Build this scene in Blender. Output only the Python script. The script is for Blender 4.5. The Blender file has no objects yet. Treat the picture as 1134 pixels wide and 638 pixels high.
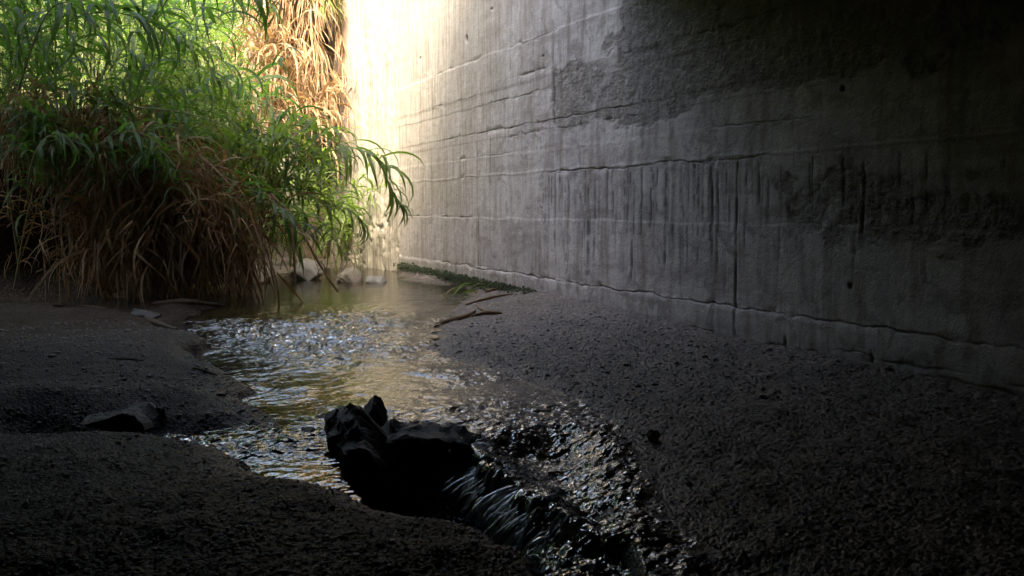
import bpy, bmesh, math, random
import numpy as np
from mathutils import Vector, Matrix

R = math.radians
S = bpy.context.scene
COL = S.collection
rng = np.random.default_rng(7)
random.seed(7)

# ------------------------------------------------------------------ camera
PITCH, YAW, CAMZ, FPX = R(4.68), R(23.2), 1.05, 1089.0
cam = bpy.data.cameras.new('camera')
cam.sensor_width = 36
cam.lens = 36 * FPX / 1134
cam.clip_start, cam.clip_end = 0.05, 500
camo = bpy.data.objects.new('camera', cam)
COL.objects.link(camo)
camo.location = (0, 0, CAMZ)
camo.rotation_euler = (R(90) - PITCH, 0, -YAW)
S.camera = camo

# ------------------------------------------------------------------ light
SUN_EL, SUN_AZ = R(43), R(-150)          # azimuth from +Y, negative = towards -X
sdir = Vector((math.cos(SUN_EL) * math.sin(SUN_AZ), math.cos(SUN_EL) * math.cos(SUN_AZ), math.sin(SUN_EL)))
W = bpy.data.worlds.new('World')
S.world = W
W.use_nodes = True
nt = W.node_tree
sky = nt.nodes.new('ShaderNodeTexSky')
sky.sky_type = 'NISHITA'
sky.sun_disc = False
sky.sun_elevation = SUN_EL
sky.sun_rotation = SUN_AZ
sky.air_density, sky.dust_density, sky.ozone_density = 1.0, 5.0, 1.0
hs = nt.nodes.new('ShaderNodeHueSaturation')      # hazy, milky sky
hs.inputs['Saturation'].default_value = 0.72
nt.links.new(sky.outputs[0], hs.inputs['Color'])
nt.links.new(hs.outputs[0], nt.nodes['Background'].inputs[0])
nt.nodes['Background'].inputs[1].default_value = 0.15
sl = bpy.data.lights.new('sun', 'SUN')
sl.energy, sl.angle, sl.color = 1.8, R(12), (1.0, 0.90, 0.72)
so = bpy.data.objects.new('sun', sl)
COL.objects.link(so)
so.rotation_euler = sdir.to_track_quat('Z', 'Y').to_euler()
so.location = (-8, 0, 14)
S.view_settings.view_transform = 'Standard'
S.view_settings.look = 'None'
S.view_settings.gamma = 1
S.view_settings.exposure = 3.35
S.cycles.max_bounces = 7
S.cycles.diffuse_bounces = 4
S.cycles.transparent_max_bounces = 10
S.cycles.caustics_reflective = False
S.cycles.caustics_refractive = False
S.cycles.sample_clamp_indirect = 6
S.cycles.use_denoising = True

# ------------------------------------------------------------------ geometry helpers
cp, sp_, cy, sy = math.cos(PITCH), math.sin(PITCH), math.cos(YAW), math.sin(YAW)


def ray(px, py):
    u, v = (px - 567) / FPX, -(py - 319) / FPX
    f, z, r = cp + v * sp_, -sp_ + v * cp, u
    return np.array([f * sy + r * cy, f * cy - r * sy, z])


def G(px, py, z=-0.04):
    d = ray(px, py)
    t = (z - CAMZ) / d[2]
    return d[0] * t, d[1] * t


WX = 4.46


def WP(px, py, x=WX):
    d = ray(px, py)
    t = x / d[0]
    return d[1] * t, CAMZ + d[2] * t


def AT(px, py, t):
    d = ray(px, py)
    return Vector((d[0] * t, d[1] * t, CAMZ + d[2] * t))


def to_cam(x, y):
    return x * cy - y * sy, x * sy + y * cy        # right, forward


def sstep(a, b, x):
    t = np.clip((x - a) / (b - a), 0, 1)
    return t * t * (3 - 2 * t)


def hsh(ix, iy, s):
    n = (ix * 374761393 + iy * 668265263 + s * 1442695041) & 0xffffffff
    n = ((n ^ (n >> 13)) * 1274126177) & 0xffffffff
    n = (n ^ (n >> 16)) & 0xffffffff
    return n / 4294967295.0


def vn(x, y, s=0):
    x = np.asarray(x, float); y = np.asarray(y, float)
    fx, fy = np.floor(x), np.floor(y)
    ix, iy = fx.astype(np.int64), fy.astype(np.int64)
    a, b = x - fx, y - fy
    a = a * a * a * (a * (a * 6 - 15) + 10); b = b * b * b * (b * (b * 6 - 15) + 10)
    return ((hsh(ix, iy, s) * (1 - a) + hsh(ix + 1, iy, s) * a) * (1 - b)
            + (hsh(ix, iy + 1, s) * (1 - a) + hsh(ix + 1, iy + 1, s) * a) * b) * 2 - 1


def fbm(x, y, s=0, o=4, g=0.5):
    t, a, n = 0, 1.0, 0
    x = np.asarray(x, float); y = np.asarray(y, float)
    for i in range(o):
        t = t + a * vn(x, y, s + i * 17); n += a
        c_, s_ = 1.6, 1.2
        x, y = x * c_ + y * s_ + 3.7, -x * s_ + y * c_ + 9.1
        a *= g
    return t / n


def worley(x, y, s=0):
    x = np.asarray(x, float); y = np.asarray(y, float)
    ix, iy = np.floor(x).astype(np.int64), np.floor(y).astype(np.int64)
    d1 = np.full(x.shape, 9.0)
    for a in (-1, 0, 1):
        for b in (-1, 0, 1):
            jx, jy = ix + a, iy + b
            px, py = jx + hsh(jx, jy, s), jy + hsh(jx, jy, s + 5)
            d1 = np.minimum(d1, (x - px) ** 2 + (y - py) ** 2)
    return np.sqrt(d1)


def seg_dist(x, y, pts, closed=True):
    n = len(pts)
    best = np.full(x.shape, 1e9)
    for i in range(n if closed else n - 1):
        ax, ay = pts[i]; bx, by = pts[(i + 1) % n]
        vx, vy = bx - ax, by - ay
        L = vx * vx + vy * vy + 1e-12
        t = np.clip(((x - ax) * vx + (y - ay) * vy) / L, 0, 1)
        best = np.minimum(best, (x - ax - t * vx) ** 2 + (y - ay - t * vy) ** 2)
    return np.sqrt(best)


def inside(x, y, pts):
    r = np.zeros(x.shape, bool)
    n = len(pts)
    for i in range(n):
        ax, ay = pts[i]; bx, by = pts[(i + 1) % n]
        if ay == by: continue
        c = ((ay > y) != (by > y)) & (x < (bx - ax) * (y - ay) / (by - ay) + ax)
        r ^= c
    return r


def sdf(x, y, pts):
    d = seg_dist(x, y, pts)
    return np.where(inside(x, y, pts), d, -d)


# ------------------------------------------------------------------ object helpers
def tag(o, label=None, cat=None, group=None, kind=None):
    if label: o['label'] = label
    if cat: o['category'] = cat
    if group: o['group'] = group
    if kind: o['kind'] = kind
    return o


def empty(name, loc, label, cat, group=None):
    o = bpy.data.objects.new(name, None)
    o.empty_display_size = 0.1
    COL.objects.link(o)
    o.location = loc
    return tag(o, label, cat, group)


def mesh_np(name, V, F, mat, parent=None, smooth=True, attrs=None):
    """V (n,3) F list/array of equal-size faces"""
    me = bpy.data.meshes.new(name)
    V = np.asarray(V, np.float32); F = np.asarray(F, np.int32)
    k = F.shape[1]
    me.vertices.add(len(V)); me.vertices.foreach_set('co', V.ravel())
    me.loops.add(F.size); me.loops.foreach_set('vertex_index', F.ravel())
    me.polygons.add(len(F))
    me.polygons.foreach_set('loop_start', np.arange(0, F.size, k, dtype=np.int32))
    me.polygons.foreach_set('use_smooth', np.full(len(F), smooth))
    me.update(calc_edges=True)
    for a, v in (attrs or {}).items():
        at = me.attributes.new(a, 'FLOAT', 'POINT')
        at.data.foreach_set('value', np.asarray(v, np.float32).ravel())
    me.materials.append(mat)
    o = bpy.data.objects.new(name, me)
    COL.objects.link(o)
    if parent is not None: o.parent = parent
    return o


def link(name, me, parent=None):
    o = bpy.data.objects.new(name, me)
    COL.objects.link(o)
    if parent is not None: o.parent = parent
    return o


def grid_faces(nr, nc, keep=None):
    i = np.arange(nr - 1)[:, None] * nc + np.arange(nc - 1)[None, :]
    F = np.stack([i, i + 1, i + nc + 1, i + nc], -1).reshape(-1, 4)
    if keep is not None: F = F[keep.ravel()]
    return F


def compact(V, F, attrs):
    u, inv = np.unique(F.ravel(), return_inverse=True)
    return V[u], inv.reshape(F.shape), {k: np.asarray(v).ravel()[u] for k, v in attrs.items()}


# ------------------------------------------------------------------ materials
class M:
    def __init__(s, name):
        s.m = bpy.data.materials.new(name); s.m.use_nodes = True
        s.t = s.m.node_tree; s.b = s.t.nodes['Principled BSDF']; s.o = s.t.nodes['Material Output']

    def n(s, typ, ins=None, **kw):
        x = s.t.nodes.new(typ)
        for k, v in kw.items(): setattr(x, k, v)
        for k, v in (ins or {}).items(): s.set(x, k, v)
        return x

    def set(s, x, k, v):
        if hasattr(v, 'links') or isinstance(v, bpy.types.NodeSocket): s.t.links.new(v, x.inputs[k])
        else: x.inputs[k].default_value = v

    def noise(s, scale, detail=4, rough=0.55, vec=None, dist=0.0):
        x = s.n('ShaderNodeTexNoise', {'Scale': scale, 'Detail': detail, 'Roughness': rough, 'Distortion': dist})
        s.t.links.new(vec if vec is not None else s.pos(), x.inputs['Vector'])
        return x.outputs['Fac']

    def pos(s):
        if not hasattr(s, '_p'): s._p = s.n('ShaderNodeTexCoord').outputs['Object']
        return s._p

    def mapped(s, scale):
        x = s.n('ShaderNodeMapping'); x.inputs['Scale'].default_value = scale
        s.t.links.new(s.pos(), x.inputs['Vector']); return x.outputs[0]

    def ramp(s, fac, stops):
        x = s.n('ShaderNodeValToRGB'); e = x.color_ramp.elements
        while len(e) < len(stops): e.new(0.5)
        for el, (p, c) in zip(e, stops): el.position = p; el.color = (*c, 1) if len(c) == 3 else c
        s.t.links.new(fac, x.inputs[0]); return x.outputs[0]

    def mix(s, f, a, b, mode='MIX'):
        x = s.n('ShaderNodeMix', data_type='RGBA', blend_type=mode)
        for k, v in ((0, f), (6, a), (7, b)):
            if isinstance(v, bpy.types.NodeSocket): s.t.links.new(v, x.inputs[k])
            else: x.inputs[k].default_value = v if k == 0 else ((*v, 1) if len(v) == 3 else v)
        return x.outputs[2]

    def math(s, op, a, b=0.0, clamp=False):
        x = s.n('ShaderNodeMath', operation=op, use_clamp=clamp)
        for k, v in ((0, a), (1, b)):
            if isinstance(v, bpy.types.NodeSocket): s.t.links.new(v, x.inputs[k])
            else: x.inputs[k].default_value = v
        return x.outputs[0]

    def attr(s, name):
        return s.n('ShaderNodeAttribute', attribute_name=name).outputs['Fac']

    def bump(s, h, strength=0.5, dist=0.01, normal=None):
        x = s.n('ShaderNodeBump', {'Strength': strength, 'Distance': dist})
        s.t.links.new(h, x.inputs['Height'])
        if normal is not None: s.t.links.new(normal, x.inputs['Normal'])
        return x.outputs[0]


def set_b(m, col=None, rough=None, spec=None, normal=None):
    for k, v in (('Base Color', col), ('Roughness', rough), ('Specular IOR Level', spec), ('Normal', normal)):
        if v is None: continue
        if isinstance(v, bpy.types.NodeSocket): m.t.links.new(v, m.b.inputs[k])
        else: m.b.inputs[k].default_value = (*v, 1) if isinstance(v, tuple) and len(v) == 3 else v


def mat_concrete():
    m = M('stained_concrete')
    r, st, ru, pale = m.attr('rough'), m.attr('stain'), m.attr('rust_shade'), m.attr('pale')
    n1 = m.noise(1.3, 6, 0.6); n2 = m.noise(9, 6, 0.65); n3 = m.noise(60, 4, 0.7)
    vs = m.noise(3.0, 5, 0.6, m.mapped((1, 6, 0.35)))
    smooth = m.ramp(n1, [(0.3, (0.39, 0.338, 0.318)), (0.5, (0.51, 0.448, 0.42)), (0.7, (0.60, 0.535, 0.49))])
    rough = m.ramp(n2, [(0.3, (0.17, 0.14, 0.118)), (0.6, (0.31, 0.262, 0.222)), (0.8, (0.44, 0.385, 0.335))])
    hb = m.noise(1.6, 6, 0.62, m.mapped((1, 0.7, 3.2)), 0.4)
    smooth = m.mix(0.85, smooth, m.ramp(hb, [(0.32, (0.58, 0.53, 0.49)), (0.48, (1.0, 0.97, 0.95)), (0.7, (1.12, 1.12, 1.12))]), 'MULTIPLY')
    wv = m.noise(2.1, 5, 0.6, m.mapped((1, 3.2, 0.5)), 0.3)
    smooth = m.mix(m.ramp(wv, [(0.50, (0, 0, 0)), (0.68, (0.75, 0.75, 0.75))]), smooth, (0.25, 0.19, 0.14))
    pw = m.noise(4.2, 7, 0.68, None, 0.8)
    smooth = m.mix(m.ramp(pw, [(0.54, (0, 0, 0)), (0.60, (0.55, 0.55, 0.55))]), smooth, (0.20, 0.17, 0.15))
    nb = m.noise(20, 6, 0.7)
    r = m.math('ADD', r, m.math('MULTIPLY', m.math('SUBTRACT', nb, 0.5), 1.3), True)
    c = m.mix(m.math('MULTIPLY', r, 0.9), smooth, rough)
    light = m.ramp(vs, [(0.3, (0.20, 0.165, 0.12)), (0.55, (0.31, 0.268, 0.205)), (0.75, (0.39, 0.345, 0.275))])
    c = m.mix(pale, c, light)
    c = m.mix(m.math('MULTIPLY', ru, 0.7), c, (0.24, 0.155, 0.09))
    vstain = m.ramp(vs, [(0.28, (0.62, 0.58, 0.54)), (0.52, (1, 1, 1))])
    c = m.mix(0.45, c, vstain, 'MULTIPLY')
    c = m.mix(0.75, c, m.ramp(n2, [(0.3, (0.80, 0.78, 0.77)), (0.6, (1.05, 1.05, 1.05))]), 'MULTIPLY')
    c = m.mix(m.math('MULTIPLY', st, 0.95), c, (0.022, 0.02, 0.019))
    pit = m.n('ShaderNodeTexVoronoi', {'Scale': 42.0}); m.t.links.new(m.pos(), pit.inputs['Vector'])
    pits = m.ramp(pit.outputs['Distance'], [(0.05, (0, 0, 0)), (0.16, (1, 1, 1))])
    h = m.math('ADD', m.math('MULTIPLY', n3, m.math('MULTIPLY_ADD', r, 0.8)), m.math('MULTIPLY', pits, 0.25))
    h2 = m.math('ADD', m.math('MULTIPLY', n2, 0.9), h)
    set_b(m, c, 0.78, 0.35, m.bump(h2, 0.8, 0.016))
    return m.m


def mat_rock(name, c0, c1, rough=0.8, scale=6, spec=0.4, bs=0.5):
    m = M(name)
    n = m.noise(scale, 8, 0.65); n2 = m.noise(scale * 6, 5, 0.7)
    c = m.ramp(n, [(0.3, c0), (0.7, c1)])
    c = m.mix(0.6, c, m.ramp(n2, [(0.3, (0.6, 0.6, 0.6)), (0.65, (1.1, 1.08, 1.05))]), 'MULTIPLY')
    set_b(m, c, rough, spec, m.bump(m.math('ADD', n, n2), bs, 0.03))
    return m.m


def mat_ground():
    m = M('gravel_bed')
    wet, soil = m.attr('wet'), m.attr('soil')
    v = m.n('ShaderNodeTexVoronoi', {'Scale': 58.0, 'Randomness': 1.0}); m.t.links.new(m.pos(), v.inputs['Vector'])
    v2 = m.n('ShaderNodeTexVoronoi', {'Scale': 140.0}); m.t.links.new(m.pos(), v2.inputs['Vector'])
    n1 = m.noise(2.2, 5, 0.6); n2 = m.noise(25, 5, 0.65)
    peb = m.ramp(m.n('ShaderNodeSeparateColor', {0: v.outputs['Color']}).outputs[0],
                 [(0.0, (0.045, 0.04, 0.036)), (0.45, (0.085, 0.078, 0.072)), (0.8, (0.12, 0.11, 0.10)), (1.0, (0.2, 0.185, 0.17))])
    c = m.mix(0.8, peb, m.ramp(n1, [(0.3, (0.82, 0.69, 0.58)), (0.7, (1.75, 1.47, 1.25))]), 'MULTIPLY')
    c = m.mix(0.7, c, m.ramp(n2, [(0.3, (0.55, 0.55, 0.55)), (0.65, (1.1, 1.1, 1.1))]), 'MULTIPLY')
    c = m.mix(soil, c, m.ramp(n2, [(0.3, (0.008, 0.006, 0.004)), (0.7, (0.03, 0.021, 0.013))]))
    bed = m.ramp(n2, [(0.3, (0.035, 0.029, 0.016)), (0.6, (0.11, 0.09, 0.052)), (0.8, (0.20, 0.165, 0.10))])
    c = m.mix(1.0, c, m.mix(m.attr('shaded_mud'), (1.25, 1.2, 1.17), (0.42, 0.39, 0.35)), 'MULTIPLY')  # left bank shade and right bank brightness painted into the gravel tint
    c = m.mix(m.math('MULTIPLY', m.attr('damp'), 0.75), c, m.mix(1.0, c, (0.45, 0.42, 0.38), 'MULTIPLY'))
    c = m.mix(wet, c, bed)
    hgt = m.math('ADD', m.math('MULTIPLY', m.math('SUBTRACT', 1.0, v.outputs['Distance']), 0.8),
                 m.math('ADD', m.math('MULTIPLY', m.math('SUBTRACT', 1.0, v2.outputs['Distance']), 0.3), m.math('MULTIPLY', n2, 0.9)))
    rr = m.math('SUBTRACT', m.math('SUBTRACT', 0.62, m.math('MULTIPLY', wet, 0.3)), m.math('MULTIPLY', m.attr('damp'), 0.3))
    set_b(m, c, rr, m.math('MULTIPLY', m.math('MULTIPLY', m.math('SUBTRACT', 1.0, soil), 0.42), m.math('SUBTRACT', 1.0, m.math('MULTIPLY', m.attr('shaded_mud'), 0.75))), m.bump(hgt, 0.9, 0.014))
    return m.m


def mat_water():
    m = M('stream_water')
    chop = m.attr('chop')
    # ripples stretched across the flow
    n1 = m.noise(8.5, 3, 0.5, m.mapped((0.75, 1.0, 0.5)), 0.8)
    n2 = m.noise(24, 2, 0.5, m.mapped((0.8, 1.0, 0.4)), 0.5)
    h = m.math('ADD', n1, m.math('MULTIPLY', n2, 0.4))
    h = m.math('MULTIPLY', h, m.math('ADD', m.math('MULTIPLY', chop, 0.95), 0.05))
    nor = m.bump(h, 1.0, 0.06)
    gl = m.n('ShaderNodeBsdfGlossy', {'Roughness': 0.012, 'Normal': nor})
    tr = m.n('ShaderNodeBsdfTransparent', {'Color': (0.78, 0.73, 0.58, 1)})
    fo = m.n('ShaderNodeBsdfDiffuse', {'Color': (0.55, 0.6, 0.68, 1)})
    fr = m.n('ShaderNodeFresnel', {'IOR': 2.0, 'Normal': nor})
    mx = m.n('ShaderNodeMixShader', {0: fr.outputs[0]})
    m.t.links.new(tr.outputs[0], mx.inputs[1]); m.t.links.new(gl.outputs[0], mx.inputs[2])
    fm = m.n('ShaderNodeMixShader', {0: m.attr('foam')})
    m.t.links.new(mx.outputs[0], fm.inputs[1]); m.t.links.new(fo.outputs[0], fm.inputs[2])
    m.t.links.new(fm.outputs[0], m.o.inputs['Surface'])
    return m.m


def mat_leaf(name, c0, c1, transl=0.55, rough=0.45, tc=None):
    m = M(name)
    oi = m.n('ShaderNodeObjectInfo')
    n = m.noise(3.5, 3, 0.6)
    n2 = m.noise(22, 2, 0.5)
    f = m.math('ADD', m.math('MULTIPLY', n, 0.7), m.math('MULTIPLY', n2, 0.4))
    c = m.ramp(f, [(0.33, c0), (0.72, c1)])
    set_b(m, c, rough, 0.4)
    t = m.n('ShaderNodeBsdfTranslucent')
    tcol = m.mix(1.0, c, tc or (1.0, 1.15, 0.5), 'MULTIPLY')
    tc2 = m.mix(1.0, tcol, (1.3, 1.3, 1.3), 'MULTIPLY')
    m.t.links.new(tc2, t.inputs['Color'])
    mx = m.n('ShaderNodeMixShader', {0: transl})
    m.t.links.new(m.b.outputs[0], mx.inputs[1]); m.t.links.new(t.outputs[0], mx.inputs[2])
    m.t.links.new(mx.outputs[0], m.o.inputs['Surface'])
    return m.m


def mat_fall():
    m = M('falling_water')
    gl = m.n('ShaderNodeBsdfGlossy', {'Roughness': 0.12})
    tr = m.n('ShaderNodeBsdfTransparent', {'Color': (0.85, 0.88, 0.9, 1)})
    df = m.n('ShaderNodeBsdfDiffuse', {'Color': (0.84, 0.88, 0.95, 1)})
    tl = m.n('ShaderNodeBsdfTranslucent', {'Color': (0.84, 0.88, 0.95, 1)})
    a = m.n('ShaderNodeMixShader', {0: 0.5}); m.t.links.new(df.outputs[0], a.inputs[1]); m.t.links.new(tl.outputs[0], a.inputs[2])
    b = m.n('ShaderNodeMixShader', {0: 0.25}); m.t.links.new(a.outputs[0], b.inputs[1]); m.t.links.new(gl.outputs[0], b.inputs[2])
    c = m.n('ShaderNodeMixShader', {0: m.ramp(m.noise(38, 4, 0.7), [(0.35, (0.6, 0.6, 0.6)), (0.55, (1, 1, 1))])})
    m.t.links.new(tr.outputs[0], c.inputs[1]); m.t.links.new(b.outputs[0], c.inputs[2])
    m.t.links.new(c.outputs[0], m.o.inputs['Surface'])
    return m.m


MFALL = mat_fall()
MC = mat_concrete()
MG = mat_ground()
MWATER = mat_water()
MBLACK = mat_rock('wet_black_rock', (0.008, 0.008, 0.009), (0.022, 0.021, 0.02), 0.45, 9, 0.3, 0.7)
MTAN = mat_rock('tan_rock', (0.20, 0.16, 0.11), (0.36, 0.30, 0.22), 0.85, 5)
MPALE = mat_rock('pale_limestone', (0.20, 0.18, 0.145), (0.34, 0.31, 0.255), 0.85, 4)
MGREY = mat_rock('grey_stone', (0.05, 0.046, 0.042), (0.12, 0.112, 0.10), 0.7, 12)
MDARKC = mat_rock('dark_concrete', (0.02, 0.019, 0.017), (0.05, 0.046, 0.042), 0.9, 2)  # kept dark so the unseen culvert surfaces bounce little light
MSOFFIT = mat_rock('soffit_concrete', (0.30, 0.28, 0.25), (0.42, 0.39, 0.35), 0.9, 2)
MPEB = mat_rock('pebble_stone', (0.085, 0.076, 0.069), (0.24, 0.215, 0.195), 0.5, 30, 0.45, 0.3)
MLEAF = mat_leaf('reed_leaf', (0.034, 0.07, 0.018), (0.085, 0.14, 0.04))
MLEAF2 = mat_leaf('reed_leaf_light', (0.09, 0.14, 0.03), (0.19, 0.24, 0.07))  # lighter green, raised to stand in for light reaching the reeds
MDRY = mat_leaf('dry_reed', (0.10, 0.06, 0.028), (0.26, 0.17, 0.085), 0.35, 0.6, (1.0, 0.85, 0.6))
MDRYD = mat_leaf('old_thatch', (0.085, 0.052, 0.025), (0.27, 0.175, 0.085), 0.3, 0.7, (1.0, 0.8, 0.55))
MSTRAW = mat_leaf('palm_straw', (0.16, 0.095, 0.042), (0.46, 0.32, 0.17), 0.35, 0.6, (1.0, 0.85, 0.6))
MSTEM = mat_leaf('reed_stem', (0.10, 0.12, 0.04), (0.22, 0.2, 0.09), 0.05, 0.5)
MBARK = mat_rock('twig_bark', (0.05, 0.035, 0.022), (0.13, 0.09, 0.055), 0.8, 14)
MMOSS = mat_leaf('moss_green', (0.012, 0.02, 0.006), (0.04, 0.05, 0.014), 0.1, 0.8)

# ------------------------------------------------------------------ streambed and stream
stream_px = [(447, 318), (500, 322), (528, 328), (512, 338), (500, 350), (482, 362), (466, 378), (470, 390), (492, 398), (522, 405),
             (552, 413), (582, 422), (606, 430), (630, 440), (652, 452), (668, 468), (680, 486), (690, 510), (702, 534),
             (722, 562), (748, 592), (768, 616), (790, 660), (800, 720), (640, 720), (622, 655), (592, 616), (562, 592), (530, 579), (452, 577), (430, 566), (405, 552),
             (380, 547), (350, 541), (312, 536), (286, 521), (262, 497), (232, 486), (206, 480), (240, 473), (288, 466), (310, 460),
             (296, 453), (262, 441), (282, 431), (254, 416), (222, 405), (214, 396), (234, 386), (224, 376), (212, 362), (226, 352),
             (262, 345), (262, 338), (230, 334), (262, 326), (296, 312), (360, 303), (400, 300), (432, 303), (441, 310)]
stream_pl = [G(*p) for p in stream_px]
hole_px = [(366, 492), (395, 478), (430, 470), (490, 470), (525, 482), (548, 500), (585, 522), (622, 546), (660, 568), (700, 582), (716, 602),
           (742, 660), (760, 720), (660, 720), (632, 660), (598, 620), (560, 592), (530, 580), (452, 578), (405, 552), (380, 522)]
hole_pl = [G(*p) for p in hole_px]
funnel_pl = [G(*p) for p in [(516, 480), (560, 470), (606, 462), (654, 468), (684, 498), (702, 545), (708, 585), (650, 575), (600, 545), (550, 512)]]
trough_pl = [G(*p) for p in [(30, 470), (110, 468), (180, 470), (250, 476)]]
mud_pl = [G(*p) for p in [(-40, 347), (60, 343), (150, 350), (195, 366)]]
m1 = G(120, 405); m2 = G(150, 600); m3 = G(430, 640); m4 = G(60, 520)


def levels(x, y):
    a, b = to_cam(x, y)
    r = np.hypot(x, y)
    Lu = -0.085 + 0.055 * sstep(7.3, 9.8, r) + 0.035 * sstep(9.4, 10.4, r) + 0.02 * sstep(4.8, 7, r)
    nz = fbm(x * 3.1, y * 3.1, 3, 4) * 0.07 * np.clip(r / 7, 0.35, 1.3)
    sS = sdf(x, y, stream_pl) + nz + 0.045 * fbm(x * 9, y * 9, 6, 4)
    sH = sdf(x, y, hole_pl) + fbm(x * 7, y * 7, 9, 3) * 0.035
    fm = sstep(-0.30, -0.12, a) * sstep(3.2, 3.45, b)
    sF = sdf(x, y, funnel_pl) + 0.03 * fbm(x * 6, y * 6, 16, 3)
    Lu = Lu - 0.085 * sstep(-0.03, 0.24, sF)
    wd = 0.045 + (0.13 + 0.06 * fbm(x * 6, y * 6, 14, 2)) * fm
    sH = sH + fm * 0.10 * fbm(x * 6.5, y * 6.5, 15, 4)
    hb = sstep(-0.02, 1, sH / wd)
    wl = Lu * (1 - hb) + (-0.55 + 0.22 * sstep(-0.4, -0.1, a) + 0.17 * sstep(-0.05, 0.2, a)) * hb
    return Lu, wl, sS, sH, hb, a, b, r, fm


def ground(x, y, full=False):
    Lu, wl, sS, sH, hb, a, b, r, fm = levels(x, y)
    d = np.clip(-sS, 0, None)
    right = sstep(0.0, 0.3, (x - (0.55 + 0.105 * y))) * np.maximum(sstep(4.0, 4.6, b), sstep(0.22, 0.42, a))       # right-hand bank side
    bank_r = 0.004 + 0.03 * sstep(0, 0.4, d) + 0.06 * sstep(0.1, 1.6, d)
    bank_r = bank_r + 0.05 * np.clip(1 - (WX - x) / 0.9, 0, 1) ** 2
    def blob(c, rx, h): return h * np.exp(-(((x - c[0]) ** 2 + (y - c[1]) ** 2) / rx ** 2))
    bank_l = 0.004 + 0.04 * sstep(0, 0.3, d) + 0.03 * sstep(0, 0.08, d) * sstep(4.6, 3.9, b) + blob(m1, 1.3, 0.13) + blob(m2, 0.75, 0.09) + blob(m3, 0.45, 0.05) + blob(m4, 0.6, 0.05)
    dt = seg_dist(x, y, trough_pl, False)
    bank_l = bank_l - 0.11 * np.exp(-(dt / 0.17) ** 2) + 0.07 * np.exp(-((dt - 0.42) / 0.25) ** 2) * sstep(5.4, 5.9, r)
    dm = seg_dist(x, y, mud_pl, False)
    bank_l = bank_l - 0.07 * np.exp(-(dm / 0.2) ** 2)
    zb = bank_r * right + bank_l * (1 - right)
    # overgrown earth bank beyond the mouth on the left, and the valley side behind
    e = (y - 11.7 + 0.35 * fbm(x * 1.2, y * 1.2, 21, 3)) - np.clip((x - 0.35) * 2.2, 0, 9)
    ebank = 1.5 * sstep(0, 1.6, e) + 0.9 * sstep(1.2, 4, e)
    far = 7.0 * sstep(21, 40, y + 0.25 * (4 - x)) + 5.0 * sstep(-3, -12, x) * sstep(9, 12, y)
    zb = zb + ebank + far
    nz = fbm(x * 1.7, y * 1.7, 31, 4) * 0.022 + fbm(x * 7, y * 7, 37, 4) * 0.014
    peb = np.where(r < 12, (0.5 - np.clip(worley(x * 38, y * 38, 41), 0, 0.75)) * 0.008 + (0.5 - worley(x * 75, y * 75, 43)) * 0.006, 0)
    s_in = np.clip(sS, 0, None)
    depth = 0.006 + 0.045 * sstep(0.0, 0.45, s_in) + 0.07 * sstep(0.3, 1.1, s_in)
    shallow = sstep(-1.4, -0.9, -np.hypot(a + 0.75, b - 4.15) * 1.1) * sstep(4.9, 4.4, b)
    rshal = sstep(0.15, 0.4, a) * sstep(4.9, 4.2, b)
    depth = depth * (1 - 0.75 * np.clip(shallow + rshal, 0, 1))
    depth = depth * (1 - hb) + hb * (0.02 + 0.12 * sstep(0.8, 1, hb))
    zin = wl - depth
    k = sstep(-0.06, 0.02, sS)
    z = (Lu + zb) * (1 - k) + zin * k
    z = np.where(sS < -0.06, (Lu + zb) * (1 - hb) + wl * hb - 0.03 * hb, z)
    # raised broken lip of the hole on its dry side
    lip = np.exp(-((sH + 0.06) / 0.08) ** 2) * (1 - fm) * sstep(3.9, 4.3, b)
    z = z + lip * 0.025
    z = z + nz * (1 - 0.6 * k) + peb * (1 - 0.35 * k)
    z = np.where(y > 15, z + fbm(x * 0.4, y * 0.4, 77, 4) * 0.25 * sstep(15, 22, y), z)
    if full:
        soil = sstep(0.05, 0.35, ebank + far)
        wet = sstep(-0.03, 0.06, sS) * (1 - hb) * np.maximum(sstep(3.4, 3.8, b), sstep(0.1, 0.3, a))
        damp = sstep(-0.30, -0.02, sS + 0.05 * fbm(x * 6, y * 6, 45, 3)) * (1 - wet)
        shaded_mud = (1 - right) * (1 - wet)
        return z, wet, soil, damp, shaded_mud
    return z


def gz(x, y):
    return float(ground(np.array([float(x)]), np.array([float(y)]))[0])


def build_ground():
    th = np.concatenate([np.linspace(-180, -14, 40)[:-1], np.linspace(-14, 56, 760), np.linspace(56, 180, 30)[1:]])
    r = np.concatenate([np.linspace(0.02, 2.3, 12)[:-1], np.geomspace(2.3, 17, 520), np.geomspace(17, 120, 70)[1:]])
    RR, TT = np.meshgrid(r, np.radians(th), indexing='ij')
    X, Y = RR * np.sin(TT), RR * np.cos(TT)
    z, wet, soil, damp, shaded_mud = ground(X, Y, True)
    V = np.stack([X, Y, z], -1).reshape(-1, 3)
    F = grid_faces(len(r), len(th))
    o = mesh_np('streambed', V, F, MG, attrs={'wet': wet, 'soil': soil, 'damp': damp, 'shaded_mud': shaded_mud})
    o['kind'] = 'structure'


build_ground()


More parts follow.
